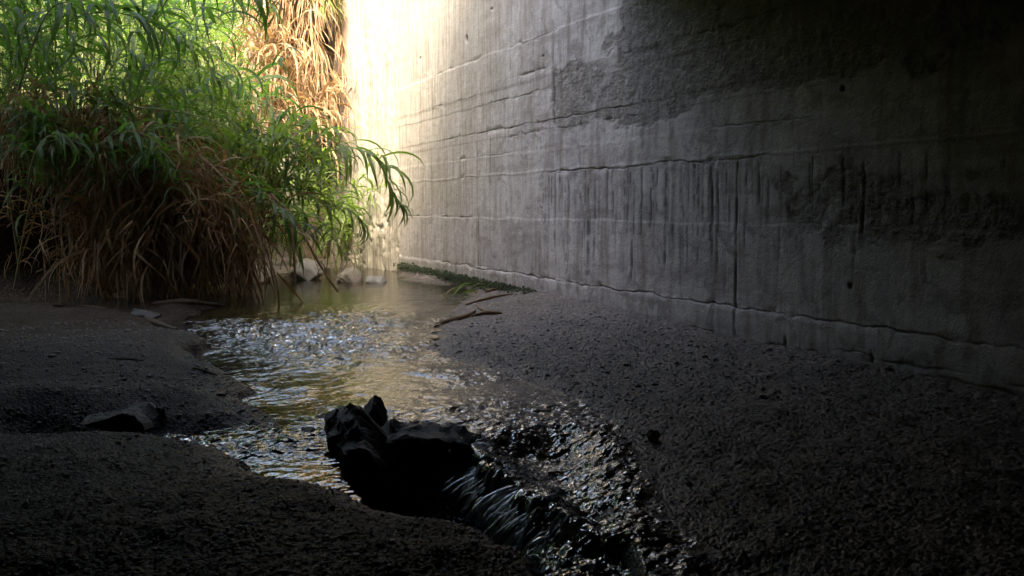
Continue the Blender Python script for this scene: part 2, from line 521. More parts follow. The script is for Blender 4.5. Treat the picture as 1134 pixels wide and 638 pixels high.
def build_stream():
    th = np.radians(np.linspace(-3, 36, 620))
    r = np.geomspace(2.2, 19, 860)
    RR, TT = np.meshgrid(r, th, indexing='ij')
    X, Y = RR * np.sin(TT), RR * np.cos(TT)
    Lu, wl, sS, sH, hb, a, b, rr, fm = levels(X, Y)
    g = ground(X, Y)
    rap = np.exp(-((rr - 8.8 + 0.5 * fbm(X * 0.9, Y * 0.9, 53, 2)) / 0.95) ** 2) * sstep(0.1, 0.9, sS + 0.2) * (0.62 + 0.38 * sstep(-0.4, 0.4, fbm(X * 2.1, Y * 2.6, 54, 3)))
    mid = sstep(4.2, 5.2, rr) * sstep(10.3, 9.3, rr)
    calm = np.exp(-(np.hypot((a + 1.45) / 0.55, (b - 5.45) / 0.45)) ** 2)
    fall = np.clip(hb * (1 - hb) * 4, 0, 1) * fm
    chop = np.clip(0.10 + 0.9 * rap + 0.55 * mid + 0.8 * fall + 0.5 * np.exp(-((sdf(X, Y, funnel_pl) - 0.1) / 0.12) ** 2) + 0.7 * sstep(0.0, 0.3, a) * sstep(5.2, 4.5, b) + 0.4 * sstep(5.1, 4.8, b) * sstep(-0.3, -0.6, a), 0, 1) * (1 - 0.85 * calm)
    glass = sstep(-0.22, 0.30, fbm(X * 1.3 + 3, Y * 1.5, 55, 3))
    chop = chop * (0.27 + 0.73 * np.maximum(np.maximum(glass, rap), 0.8 * sstep(6.2, 5.2, b) * sstep(-0.6, 0.0, a))) * sstep(11.5, 9.5, rr) + 0.02
    # waves
    w1 = fbm(X * 4.0 + 0.6 * fbm(X * 2, Y * 2, 5), Y * 5.0, 51, 3)
    w2 = 1 - np.abs(fbm(X * 10, Y * 11, 57, 3)) * 2
    w3 = fbm(X * 26, Y * 26, 63, 3)
    z = wl + chop * (0.034 * w1 + 0.030 * w2 * (0.45 + 0.45 * rap) + 0.011 * w3)
    # tongue of standing waves in the rapids
    z = z + rap * 0.03 * np.maximum(0, fbm(X * 2.4, Y * 3.4, 71, 3))
    # falling water strands down the step
    tq, tn = a * 0.39 - b * 0.92, a * 0.92 + b * 0.39
    z = z + hb * sstep(0.8, 1, hb) * (0.022 * fbm(X * 16, Y * 16, 75, 3) + 0.012 * w3)
    st = fbm(tq * 48 + 1.2 * fbm(tq * 6, tn * 5, 83, 2), tn * 2.2, 81, 3)
    z = z + fall * 0.035 * st + 0.012
    foam = sstep(0.1, 0.7, st * 1.3 + fall * 0.3) * sstep(0.05, 0.5, fall) * 0.85 * sstep(3.35, 3.6, b)
    foam = np.clip(foam + 0.6 * sstep(0.40, 0.95, rap * (0.55 + 0.9 * fbm(X * 5, Y * 7, 91, 4))) , 0, 0.8)
    chop = np.clip(chop + 0.6 * hb * sstep(0.85, 1, hb), 0, 1)
    pool = hb * sstep(0.9, 1.0, hb) * sstep(-0.15, 0.08, a)
    foam = np.clip(foam + 0.5 * pool * sstep(-0.1, 0.5, fbm(a * 30, b * 30, 95, 4)), 0, 0.8)
    keepv = (z > g - 0.012) & (sS > -0.07) & ~((hb > 0.03) & (hb < 0.97) & (fm < 0.25))
    k = keepv[:-1, :-1] | keepv[1:, :-1] | keepv[:-1, 1:] | keepv[1:, 1:]
    V = np.stack([X, Y, z], -1).reshape(-1, 3)
    F = grid_faces(len(r), len(th), k)
    V, F, at = compact(V, F, {'chop': chop, 'foam': foam})
    o = mesh_np('stream', V, F, MWATER, attrs=at)
    o['kind'] = 'structure'


build_stream()

def build_falls():
    rim = [np.array(G(*p)) for p in [(520, 480), (536, 488), (552, 500), (570, 512), (590, 524), (612, 540), (634, 556)]]
    cum = np.cumsum([0] + [np.linalg.norm(rim[i + 1] - rim[i]) for i in range(len(rim) - 1)])
    V = []; F = []; n0 = 0
    # flow direction across the lip, from the stream into the hole (down and to the left)
    nrm = np.array([-0.92 * cy - 0.39 * sy, 0.92 * sy - 0.39 * cy])
    side = np.array([-nrm[1], nrm[0]])
    for i in range(620):
        u = cum[-1] * (0.02 + 0.98 * random.random() ** 1.5)
        k = min(int(np.searchsorted(cum, u, 'right')) - 1, len(rim) - 2)
        f = (u - cum[k]) / (cum[k + 1] - cum[k])
        p = rim[k] * (1 - f) + rim[k + 1] * f - nrm * random.uniform(-0.02, 0.09)
        if vn(np.array([u * 11.0]), np.array([2.3]), 5)[0] < -0.15 and random.random() < 0.8: continue
        w0 = random.choice((0.0015, 0.002, 0.003, 0.004, 0.008)) * random.uniform(0.7, 1.3); reach = random.uniform(0.05, 0.27)
        top = -0.120 + random.uniform(-0.02, 0.012) + 0.05 * max(0.0, 1 - u / 0.18)
        drop = random.uniform(0.12, 0.22)
        if random.random() < 0.4:
            drop *= random.uniform(0.3, 0.6); st0 = random.random() * 0.6
            p = p + nrm * reach * st0; top -= st0 * 0.12; reach *= 0.4
        wob = random.gauss(0, 0.05); ph = random.random() * 6
        m_ = 10
        for j in range(m_):
            t = j / (m_ - 1)
            q = p + nrm * (0.02 + reach * (1 - (1 - t) ** 1.35)) + side * (wob * t + 0.005 * math.sin(ph + 8 * t))
            z = top + 0.010 * math.sin(math.pi * t) - drop * t ** 1.3
            w = w0 * (0.35 + 1.0 * math.sin(math.pi * min(1, 0.1 + 0.85 * t))) * random.uniform(0.55, 1.4)
            for a_, b_ in ((-w, 0), (0, w * 0.6), (w, 0)):
                V.append((q[0] + side[0] * a_ + nrm[0] * b_, q[1] + side[1] * a_ + nrm[1] * b_, z + 0.3 * b_))
        for j in range(m_ - 1):
            for c in (0, 1):
                a0 = n0 + j * 3 + c
                F.append((a0, a0 + 1, a0 + 4, a0 + 3))
        n0 += m_ * 3
    # droplets and froth at the lip and at the foot
    for i in range(700):
        u = cum[-1] * random.random() ** 1.3
        k = min(int(np.searchsorted(cum, u, 'right')) - 1, len(rim) - 2)
        f = (u - cum[k]) / (cum[k + 1] - cum[k])
        foot = random.random() < 0.75
        p = rim[k] * (1 - f) + rim[k + 1] * f + nrm * (random.gauss(0.27, 0.05) if foot else random.gauss(0.0, 0.05))
        z = (-0.33 + 0.17 * float(sstep(-0.05, 0.2, to_cam(p[0], p[1])[0]))) + 0.015 + abs(random.gauss(0, 0.02)) if foot else -0.075 + random.uniform(-0.03, 0.03)
        r_ = random.uniform(0.002, 0.007)
        for q in ((1, 0, 0), (0, 1, 0), (-1, 0, 0), (0, -1, 0), (0, 0, 1), (0, 0, -1)):
            V.append((p[0] + q[0] * r_ * 1.3, p[1] + q[1] * r_ * 1.3, z + q[2] * r_))
        for q in ((0, 1, 4, 4), (1, 2, 4, 4), (2, 3, 4, 4), (3, 0, 4, 4), (1, 0, 5, 5), (2, 1, 5, 5), (3, 2, 5, 5), (0, 3, 5, 5)):
            F.append(tuple(n0 + e for e in (q[0], q[1], q[2], q[2])))
        n0 += 6
    o = mesh_np('waterfall', V, F, MFALL)
    o['kind'] = 'structure'


build_falls()

# ------------------------------------------------------------------ culvert walls and roof
WALL_END = 14.9
ROOF_END = 8.0
zl = lambda px, py: WP(px, py)[1]
joint_specs = [  # (px0, px1, z, wobble, depth)
    (485, 700, zl(690, 117), 0.02, 0.022), (560, 607, zl(605, 75), 0.01, 0.016), (563, 620, zl(617, 33), 0.03, 0.02),
    (530, 608, zl(607, 98), 0.03, 0.016), (500, 566, zl(560, 170), 0.02, 0.012), (600, 850, zl(705, 183), 0.03, 0.026),
    (445, 532, zl(530, 241), 0.01, 0.014), (488, 1200, zl(760, 332), 0.03, 0.03), (505, 560, zl(560, 192), 0.02, 0.012),
    (560, 760, zl(660, 132) - 0.02, 0.02, 0.012), (780, 900, zl(850, 135), 0.02, 0.016), (480, 535, zl(530, 65), 0.02, 0.012),
    (476, 530, zl(520, 108), 0.02, 0.01), (690, 900, zl(800, 30), 0.05, 0.018), (930, 1180, zl(1100, 420), 0.03, 0.02)]
vert_specs = [(542, 112, 205), (613, 25, 195), (530, 236, 325), (597, 262, 315), (817, 176, 395), (566, 60, 80), (966, 388, 418), (871, 372, 392), (700, 262, 310),
              (955, 180, 262), (738, 175, 300)]


def under_edge(dz, on, Y, Z, zz):
    # crumbled arris along a pour joint
    return np.exp(-(dz / 0.03) ** 2) * on * sstep(0.05, 0.5, fbm(Y * 7, Z * 9 + zz, 71, 4))


def build_wall():
    ys = np.concatenate([np.linspace(-6, 2.5, 60)[:-1], WALL_END - (np.geomspace(1, 1 + WALL_END - 2.5, 760)[::-1] - 1) * 1.0])
    ys = np.unique(np.concatenate([np.linspace(-6, 2.8, 50), np.geomspace(2.8, WALL_END, 760)]))
    zs = np.concatenate([np.linspace(-0.35, 3.9, 620), np.linspace(3.9, 6.49, 24)[1:]])
    Y, Z = np.meshgrid(ys, zs, indexing='ij')
    wob = fbm(Y * 2.2, Z * 2.2, 5, 4)
    # regions of eroded rough coat
    def box(p0, p1, soft=0.18, w=1.0):
        (ya, za), (yb, zb) = p0, p1
        y0, y1, z0, z1 = min(ya, yb), max(ya, yb), min(za, zb), max(za, zb)
        return w * sstep(-soft, soft, Y - y0) * sstep(-soft, soft, y1 - Y) * sstep(-soft, soft, Z - z0) * sstep(-soft, soft, z1 - Z)
    ra = box((0.0, zl(780, 115)), (WP(690, 60)[0], zl(780, -20) + 0.2)) + box((WP(760, 90)[0], zl(700, 40)), (WP(610, 60)[0], zl(690, 140)), w=0.8)
    ra = ra + box((0, zl(900, 250)), (WP(860, 200)[0], zl(900, 180)), w=0.9)
    ra = ra + box((0, -0.4), (WALL_END, 0.10), soft=0.05, w=0.55)
    ra = ra + box((0, zl(900, 300)), (WP(870, 200)[0], zl(900, 235)), w=0.5, soft=0.15)
    ra = ra - box((0, zl(1000, 175)), (WP(880, 150)[0], zl(1000, 140)), w=0.6, soft=0.1)
    ragn = fbm(Y * 4.5, Z * 4.5, 11, 5, 0.6)
    rough = sstep(0.38, 0.56, ra * 0.8 + 0.6 * fbm(Y * 3.2, Z * 5.0, 11, 6, 0.62) + 0.3 * fbm(Y * 0.9, Z * 1.8, 13, 3))
    d = 0.010 * fbm(Y * 0.9, Z * 0.9, 1, 3) + 0.004 * fbm(Y * 6, Z * 6, 2, 4)
    # slightly stepped pours
    jz = sorted(set([round(j[2], 3) for j in joint_specs]))
    for i, zz in enumerate(jz):
        d += (random.random() - 0.5) * 0.009 * sstep(zz - 0.012, zz + 0.012, Z + wob * 0.02)
    d -= rough * (0.010 + 0.009 * fbm(Y * 26, Z * 26, 15, 4, 0.7))
    # trowel edges: lip of the surviving render
    stain = np.zeros(Y.shape); rust_shade = np.zeros(Y.shape)
    for (p0, p1, zz, wb, dep) in joint_specs:
        ya, yb = sorted((WP(p0, 230)[0], WP(p1, 230)[0]))
        dz = Z - zz - wb * (fbm(Y * 3.5, Y * 0 + zz * 7, 23, 4) + 0.35 * fbm(Y * 14, Y * 0 + zz * 3, 24, 3))
        on = sstep(ya - 0.05, ya + 0.1, Y) * sstep(yb + 0.05, yb - 0.1, Y) * sstep(-0.45, 0.05, fbm(Y * 2.6, Y * 0 + zz * 9, 29, 4) + (0.02 if p1 < 1000 else 0.25))
        w = 0.0045 + 0.004 * fbm(Y * 9, Y * 0 + zz, 33, 2)
        gmask = np.exp(-(dz / np.maximum(w, 0.003)) ** 2) * on
        d -= dep * 0.8 * gmask * (0.45 + 0.55 * sstep(-0.3, 0.4, fbm(Y * 5, Y * 0 + zz * 4, 30, 3)))
        # dark gouged band just under the joint
        under = np.exp(-np.clip(-dz, 0, 9) / 0.05) * (dz < 0) * on
        stain = np.maximum(stain, 0.4 * gmask)
        d -= 0.012 * under_edge(dz, on, Y, Z, zz)
        rough = np.clip(rough + 0.5 * under * sstep(-0.1, 0.5, fbm(Y * 9, Z * 9, 35, 3)), 0, 1)
    for (px, p0, p1) in vert_specs:
        y0, za = WP(px, p0); _, zb = WP(px, p1)
        dy = Y - y0 - 0.012 * fbm(Z * 4, Z * 0 + px, 39, 3)
        on = sstep(zb - 0.04, zb + 0.05, Z) * sstep(za + 0.03, za - 0.05, Z)
        gmask = np.exp(-(dy / 0.011) ** 2) * on * (0.4 + 0.6 * sstep(-0.2, 0.3, fbm(Z * 5, Z * 0 + px, 40, 3)))
        d -= 0.016 * gmask
        stain = np.maximum(stain, 0.7 * gmask)
    # drip streaks under the long joint
    ztop = zl(705, 183); zfoot = zl(760, 332)
    ya, yb = WP(845, 200)[0], WP(600, 200)[0]
    # streaks: many individual runs
    for i in range(120):
        yy = ya + (yb - ya) * random.random() ** 1.2
        if i > 100: yy = WP(850 + 200 * random.random(), 200)[0]
        L = (ztop - zfoot) * random.uniform(0.15, 1.0)
        tp = ztop + random.uniform(-0.25, 0.0) * random.random()
        w = random.uniform(0.008, 0.025) * (1.0 if yy > 7 else 0.7)
        i0, i1 = np.searchsorted(ys, (yy - 0.09, yy + 0.09))
        Yq, Zq = Y[i0:i1], Z[i0:i1]
        dy = (Yq - yy - 0.006 * fbm(Zq * 5, Zq * 0 + i, 43, 2)) / w
        on = sstep(tp - L, tp - L * 0.6, Zq) * sstep(tp + 0.02, tp - 0.03, Zq) * (0.2 + 0.8 * sstep(-0.25, 0.25, fbm(Zq * 7, Zq * 0 + i * 3.3, 47, 3)))
        gm = np.exp(-dy ** 2) * on
        k = random.uniform(0.4, 1.0)
        stain[i0:i1] = np.maximum(stain[i0:i1], k * gm)
        d[i0:i1] -= 0.005 * gm * k
    # rust and dirt runs down the bright end
    for i in range(26):
        yy = random.uniform(7.2, 13.8)
        w = random.uniform(0.02, 0.07)
        tp = random.uniform(2.2, 5.0); L = random.uniform(0.8, 3.0)
        on = sstep(tp - L, tp - L * 0.3, Z) * sstep(tp + 0.1, tp - 0.1, Z)
        rust_shade = np.maximum(rust_shade, random.uniform(0.2, 0.6) * on * np.exp(-((Y - yy - 0.03 * fbm(Z * 1.5, Z * 0 + i, 51, 3)) / w) ** 2))
    # bolt holes
    for (px, py, s) in ((517, 43, 0.035), (466, 65, 0.02), (545, 10, 0.015), (602, 62, 0.012), (932, 98, 0.014), (941, 317, 0.014)):
        y0, z0 = WP(px, py)
        q = np.exp(-(((Y - y0) / s) ** 2 + ((Z - z0) / (s * 1.3)) ** 2) ** 2)
        d -= 0.05 * q; stain = np.maximum(stain, q)
    # broken footing edge
    dz = Z - (zl(760, 332) + 0.0)
    d += 0.007 * sstep(0.02, -0.03, dz + 0.03 * fbm(Y * 3, Y * 0, 61, 4))
    d -= 0.03 * sstep(0.08, -0.02, Z + 0.05 * fbm(Y * 4, Y * 0, 63, 4)) * (0.4 + fbm(Y * 9, Z * 9, 65, 4))
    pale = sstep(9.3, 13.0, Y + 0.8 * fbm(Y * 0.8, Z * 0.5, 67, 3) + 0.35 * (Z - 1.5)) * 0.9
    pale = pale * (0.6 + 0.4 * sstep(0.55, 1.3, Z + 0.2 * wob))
    stain = np.clip(stain + 0.35 * sstep(0.30, 0.02, Z + 0.08 * wob) , 0, 1)
    V = np.stack([WX - d, Y, Z], -1).reshape(-1, 3)
    F = grid_faces(len(ys), len(zs))
    root = empty('concrete_wall', (WX, 8, 0), 'tall stained concrete wall filling the right side, with cracks and dark drip streaks', 'wall')
    V = V - np.array([WX, 8, 0])
    mesh_np('wall_face', V, F, MC, root, attrs={'rough': rough, 'stain': stain, 'rust_shade': rust_shade, 'pale': pale})
    return root


wall = build_wall()


def box_bm(bm, x0, x1, y0, y1, z0, z1):
    r = bmesh.ops.create_cube(bm, size=1)
    for v in r['verts']:
        v.co = Vector(((x0 + x1) / 2 + v.co.x * (x1 - x0), (y0 + y1) / 2 + v.co.y * (y1 - y0), (z0 + z1) / 2 + v.co.z * (z1 - z0)))


def bm_obj(name, bm, mat, parent=None, smooth=False):
    me = bpy.data.meshes.new(name)
    bm.to_mesh(me); bm.free()
    me.materials.append(mat)
    if smooth: me.polygons.foreach_set('use_smooth', [True] * len(me.polygons))
    return link(name, me, parent)


# wall body behind the face, roof slab, far side wall and closed end: the rest of the culvert
def prism_yz(bm, prof, x0, x1):
    A_ = [bm.verts.new((x0, y, z)) for y, z in prof]; B_ = [bm.verts.new((x1, y, z)) for y, z in prof]
    n = len(prof)
    for i in range(n): bm.faces.new((A_[i], A_[(i + 1) % n], B_[(i + 1) % n], B_[i]))
    bm.faces.new(A_[::-1]); bm.faces.new(B_)
    bmesh.ops.recalc_face_normals(bm, faces=bm.faces[:])


HW0, HW1, RZ0, RZ1 = 7.4, ROOF_END, 2.2, 3.27      # added shading wall from y to y, roof heights at the low and at the mouth end
bm = bmesh.new(); box_bm(bm, WX + 0.08, WX + 0.8, -16, HW0, -0.6, 2.19); box_bm(bm, WX + 0.08, WX + 0.8, HW0, WALL_END - 0.01, -0.6, 6.49)
core = bm_obj('wall_core', bm, MDARKC, wall)
core.location = (-WX, -8, 0)
# unseen roof sloped to cut sky light; added wall sets the sun's shadow edge
bm = bmesh.new()
ring = []
for x, dz0, dz1 in ((-7.0, -0.45, -0.52), (-1.3, -0.45, -0.52), (WX + 0.9, 0.0, 0.0)):
    ring.append([bm.verts.new((x, y, z)) for y, z in ((-16, RZ0 + dz0), (3.7, RZ0 + dz0), (HW1, RZ1 + dz1), (HW1, RZ1 + 0.5), (3.7, RZ1 + 0.5), (-16, RZ1 + 0.5))])
for A_, B_ in zip(ring[:-1], ring[1:]):
    for i in range(6): bm.faces.new((A_[i], A_[(i + 1) % 6], B_[(i + 1) % 6], B_[i]))
bm.faces.new(ring[0][::-1]); bm.faces.new(ring[-1])
bmesh.ops.recalc_face_normals(bm, faces=bm.faces[:])
tag(bm_obj('shading_culvert_roof', bm, MDARKC), kind='structure')
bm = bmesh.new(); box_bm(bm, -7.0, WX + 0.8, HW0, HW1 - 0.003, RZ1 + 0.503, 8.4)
tag(bm_obj('sun_shading_wall', bm, MDARKC), 'unseen high wall added above the culvert mouth to shade the concrete wall', 'wall')
bm = bmesh.new(); prism_yz(bm, [(-16, -0.6), (HW0, -0.6), (HW0, 2.55), (3.7, RZ0 - 0.46), (-16, RZ0 - 0.46)], -1.9, -1.3)
box_bm(bm, -1.9, -1.3, HW0 + 0.003, 10.3, -0.6, 6.4); box_bm(bm, -7.0, -1.903, 9.7, 10.3, -0.6, 6.4)  # outer stretch and return added to keep light off the left bank
tag(bm_obj('shading_abutment', bm, MDARKC), 'unseen dark concrete left culvert wall, extended outward to shade the left bank', 'wall')
bm = bmesh.new(); box_bm(bm, -1.29, WX - 0.05, -16, -15.4, -0.6, 2.18)
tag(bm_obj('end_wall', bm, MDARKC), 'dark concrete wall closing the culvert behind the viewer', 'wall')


# pale masonry wing wall beyond the concrete
def rock_mesh(name, size, seed, sub=3, flat=0.0, jag=0.25, mat=MGREY, parent=None, loc=(0, 0, 0), rot=0.0):
    bm = bmesh.new()
    bmesh.ops.create_icosphere(bm, subdivisions=sub, radius=1)
    P = np.array([v.co[:] for v in bm.verts])
    rs = np.random.default_rng(seed)
    # facet by clipping with random planes
    for k in range(11):
        n = rs.normal(size=3); n /= np.linalg.norm(n)
        h = rs.uniform(0.5, 0.85)
        dd = P @ n - h
        P = P - np.clip(dd, 0, None)[:, None] * n[None, :] * (1 - flat * 0.2)
    q = fbm(P[:, 0] * 2.5 + P[:, 2], P[:, 1] * 2.5 - P[:, 2], seed, 3)
    P = P * (1 + jag * 0.3 * q)[:, None]
    P = P * np.array(size)[None, :]
    for v, p in zip(bm.verts, P): v.co = p
    o = bm_obj(name, bm, mat, parent, False)
    o.location = loc; o.rotation_euler = (0, 0, rot)
    return o


def build_wing():
    ang = R(9)
    dx, dy = -math.sin(ang), math.cos(ang)
    L = 7.5
    s = np.linspace(0, L, 260); zs = np.linspace(-0.4, 7.0, 260)
    A, Z = np.meshgrid(s, zs, indexing='ij')
    # coursed rubble: recessed joints between big stones low down, render above
    stone = worley(A * 2.2 + 0.3 * fbm(A * 3, Z * 3, 3, 3), Z * 2.6, 101)
    c2 = np.abs(fbm(A * 2.4, Z * 2.4, 103, 4))
    crack = np.exp(-(c2 / 0.035) ** 2) * sstep(1.5, 0.6, Z + 0.4 * fbm(A * 2, Z * 2, 104, 2))
    d = 0.03 * fbm(A * 1.3, Z * 1.3, 105, 4) + 0.012 * fbm(A * 8, Z * 8, 106, 4) - 0.05 * crack
    edge = sstep(0.12, 0.0, A + 0.05 * fbm(Z * 4, Z * 0, 107, 4))
    d -= 0.04 * edge
    stain = np.clip(0.75 * crack + 0.6 * edge * sstep(2.6, 1.6, Z), 0, 1)
    dark = np.exp(-((A - 2.2 - 0.2 * fbm(Z * 1.2, Z * 0, 109, 3)) / 0.22) ** 2) * sstep(1.6, 2.4, Z)  # palm's cast shadow painted as a dark brown band
    nx, ny = -dy, dx
    X = WX + 0.035 + A * dx + d * nx * 1.0
    Y = WALL_END + 0.005 + A * dy + d * ny
    V = np.stack([X, Y, Z], -1).reshape(-1, 3)
    F = grid_faces(len(s), len(zs))
    root = empty('wing_wall', (WX, WALL_END, 0), 'sunlit pale wing wall of cracked masonry beyond the end of the concrete', 'wall')
    V = V - np.array([WX, WALL_END, 0])
    mesh_np('wall_face', V, F, MC, root, attrs={'rough': np.clip(0.3 * dark, 0, 1), 'stain': stain, 'rust_shade': np.clip(dark * 1.2, 0, 1), 'pale': np.full(A.shape, 1.0) * (1 - 0.6 * dark)})
    b = bmesh.new(); box_bm(b, 0.15, 0.9, 0, L, -0.6, 6.98)
    c = bm_obj('wall_core', b, MPALE, root); c.rotation_euler = (0, 0, ang)


build_wing()


# moss along the foot of the wall
def build_moss():
    n = 2600
    V = []; F = []
    a = np.array(WP(446, 312)[0]); yb = G(575, 337)[1]
    for i in range(n):
        t = random.random() ** 0.8
        y = 14.85 + (9.6 - 14.85) * t
        top = 0.06 * (1 - t) + 0.015
        z = gz(WX - 0.05, y) if i % 40 == 0 else None
        if z is not None: zc = z
        x = WX + 0.0 - abs(random.gauss(0, 0.05)) * (1 + t)
        zz = zc + random.random() * top
        s = random.uniform(0.008, 0.022)
        k = len(V)
        for j in range(5):
            an = j * 2 * math.pi / 5 + random.random()
            V.append((x + math.cos(an) * s, y + math.sin(an) * s, zz + random.uniform(-0.4, 0.4) * s))
        V.append((x - s * 0.4, y, zz + s * 1.2))
        for j in range(5): F.append((k + j, k + (j + 1) % 5, k + 5))
    V = np.array(V) - np.array([WX, 8, 0])
    o = mesh_np('moss', V, F, MMOSS, wall, False)
    o['kind'] = 'stuff'


build_moss()


# ------------------------------------------------------------------ gravel
def build_gravel():
    n = 34000
    th = np.radians(rng.uniform(-10, 54, n))
    r = np.exp(rng.uniform(np.log(2.35), np.log(9.5), n))
    X, Y = r * np.sin(th), r * np.cos(th)
    ok = X < WX - 0.03
    X, Y, r = X[ok], Y[ok], r[ok]
    z = ground(X, Y)
    Lu, wl, sS, sH, hb, a, b, rr, fm = levels(X, Y)
    keep = (sH < 0.0) & ((sS < 0.12) | (rng.random(len(X)) < 0.35))
    X, Y, z, r = X[keep], Y[keep], z[keep], r[keep]
    n = len(X)
    bm = bmesh.new(); bmesh.ops.create_icosphere(bm, subdivisions=1, radius=1)
    bv = np.array([v.co[:] for v in bm.verts]); bf = np.array([[v.index for v in f.verts] for f in bm.faces]); bm.free()
    s = np.clip(rng.lognormal(-5.5, 0.42, n), 0.0022, 0.016) * np.clip(r / 4.5, 0.75, 1.5)
    sc = np.stack([s * rng.uniform(0.8, 1.5, n), s * rng.uniform(0.8, 1.3, n), s * rng.uniform(0.45, 0.85, n)], -1)
    an = rng.uniform(0, 6.28, n)
    V = bv[None] * (1 + rng.uniform(-0.18, 0.18, (n, len(bv), 1))) * sc[:, None, :]
    c, s_ = np.cos(an)[:, None], np.sin(an)[:, None]
    V = np.stack([V[..., 0] * c - V[..., 1] * s_, V[..., 0] * s_ + V[..., 1] * c, V[..., 2]], -1)
    V += np.stack([X, Y, z + sc[:, 2] * 0.25], -1)[:, None, :]
    F = bf[None] + (np.arange(n) * len(bv))[:, None, None]
    o = mesh_np('gravel', V.reshape(-1, 3), F.reshape(-1, 3), MPEB, smooth=False)
    o['kind'] = 'stuff'


build_gravel()


# ------------------------------------------------------------------ rocks
def hull_rock(name, pts, mat, parent=None, rough=0.02, seed=0, cuts=5):
    bm = bmesh.new()
    for p in pts: bm.verts.new(p)
    r = bmesh.ops.convex_hull(bm, input=bm.verts[:])
    bmesh.ops.delete(bm, geom=[g for g in r['geom_interior'] if isinstance(g, bmesh.types.BMVert)], context='VERTS')
    bmesh.ops.subdivide_edges(bm, edges=bm.edges[:], cuts=cuts, use_grid_fill=True)
    P = np.array([v.co[:] for v in bm.verts])
    ext = P.max(0) - P.min(0); L = ext.max()
    k = 5 / L
    for ax in range(3):
        P[:, ax] += rough * L * fbm(P[:, 0] * k + P[:, 2] * k * 0.7 + ax * 7, P[:, 1] * k - P[:, 2] * k * 0.6, seed + ax, 3)
    P += (0.03 if mat is MBLACK else 0.012) * L * fbm(P[:, 0] * k * 5 + P[:, 2] * k * 4, P[:, 1] * k * 5 - P[:, 2] * k * 3, seed + 9, 3)[:, None]
    for v, p in zip(bm.verts, P): v.co = p
    bmesh.ops.triangulate(bm, faces=bm.faces[:])
    return bm_obj(name, bm, mat, parent, mat is not MBLACK)


def px_rock(name, front, depth, mat, label, group=None, z=-0.09, at=None, rough=0.05, seed=0, base_py=None):
    """front: image outline points of the rock; stands on the bed at the depth of `at`; given real thickness"""
    gx, gy = G(*at, z)
    t = math.hypot(gx, gy) / math.hypot(*ray(*at)[:2])
    c = AT(*at, t)
    P = []
    fw = Vector((sy, cy, 0))
    for i, (px, py) in enumerate(front):
        p = AT(px, py, t)
        P.append(p - c + fw * (depth * 0.35))
        P.append((p - c) * 0.72 - fw * (depth * random.uniform(0.35, 0.6)) + Vector((0, 0, -0.01)))
        P.append((p - c) * 0.7 + fw * (depth * random.uniform(0.7, 1.0)) - Vector((0, 0, 0.035)))
    o = hull_rock(name, P, mat, rough=rough, seed=seed)
    o.location = c
    return tag(o, label, 'rock', group)


px_rock('jagged_rock', [(360, 470), (362, 462), (376, 454), (396, 455), (412, 468), (428, 486), (432, 510), (400, 515), (372, 500)], 0.22, MBLACK,
        'black jagged wet rock at the left end of the dark hole in the streambed', at=(390, 500), seed=3, rough=0.10)
px_rock('pointed_rock', [(398, 466), (404, 450), (413, 439), (420, 441), (427, 455), (429, 468), (424, 474), (402, 474)], 0.10, MBLACK,
        'small black rock with a sharp upright tip standing above the stream', at=(414, 474), seed=5, rough=0.04)
px_rock('rock_slab', [(414, 476), (434, 471), (462, 473), (488, 471), (510, 477), (532, 488), (540, 500), (520, 506), (480, 500), (440, 506), (416, 498)], 0.2, MBLACK,
        'low black ragged rock ledge along the far rim of the dark hole', at=(480, 494), seed=8, rough=0.07)
px_rock('broken_rock', [(372, 494), (384, 478), (402, 476), (420, 488), (436, 508), (428, 530), (404, 524), (384, 512)], 0.18, MBLACK,
        'black broken rock leaning below the jagged rock into the hole', at=(404, 520), seed=18, rough=0.10)
px_rock('dark_stone', [(328, 480), (334, 474), (346, 474), (352, 480), (346, 486), (332, 486)], 0.08, MBLACK,
        'small flat black stone in shallow water left of the jagged rock', at=(340, 484), seed=9)
px_rock('dark_stone', [(348, 462), (356, 459), (366, 461), (368, 466), (352, 467)], 0.06, MBLACK,
        'tiny dark stone poking from the water just above the jagged rock', at=(358, 466), seed=12)
px_rock('dark_stone', [(364, 402), (370, 396), (380, 397), (384, 402), (376, 405)], 0.14, MGREY,
        'wet brown stone breaking the surface midstream below the rapids', at=(374, 404), seed=15)
# far bank stones
px_rock('tan_boulder', [(370, 314), (372, 306), (384, 297), (393, 296), (400, 303), (402, 315), (386, 318)], 0.35, MTAN,
        'tan angular boulder at the far waterline below the hanging reeds', at=(386, 316), z=-0.02, seed=21, rough=0.05)
px_rock('pale_block', [(403, 316), (404, 307), (414, 306), (424, 307), (428, 312), (427, 318), (410, 318)], 0.3, MPALE,
        'low pale stone block at the foot of the wing wall beside the tan boulder', at=(415, 317), z=-0.02, seed=23, rough=0.03)
px_rock('pale_boulder', [(262, 312), (266, 300), (280, 291), (292, 296), (298, 308), (290, 316)], 0.4, MPALE,
        'pale rounded boulder half hidden behind the dry reeds at the far bank', at=(280, 316), z=0.0, seed=25)
px_rock('pale_boulder', [(318, 306), (324, 294), (336, 286), (350, 290), (356, 302), (346, 310)], 0.4, MPALE,
        'pale boulder seen through the low green reeds at the back of the pool', at=(338, 309), z=0.04, seed=27)
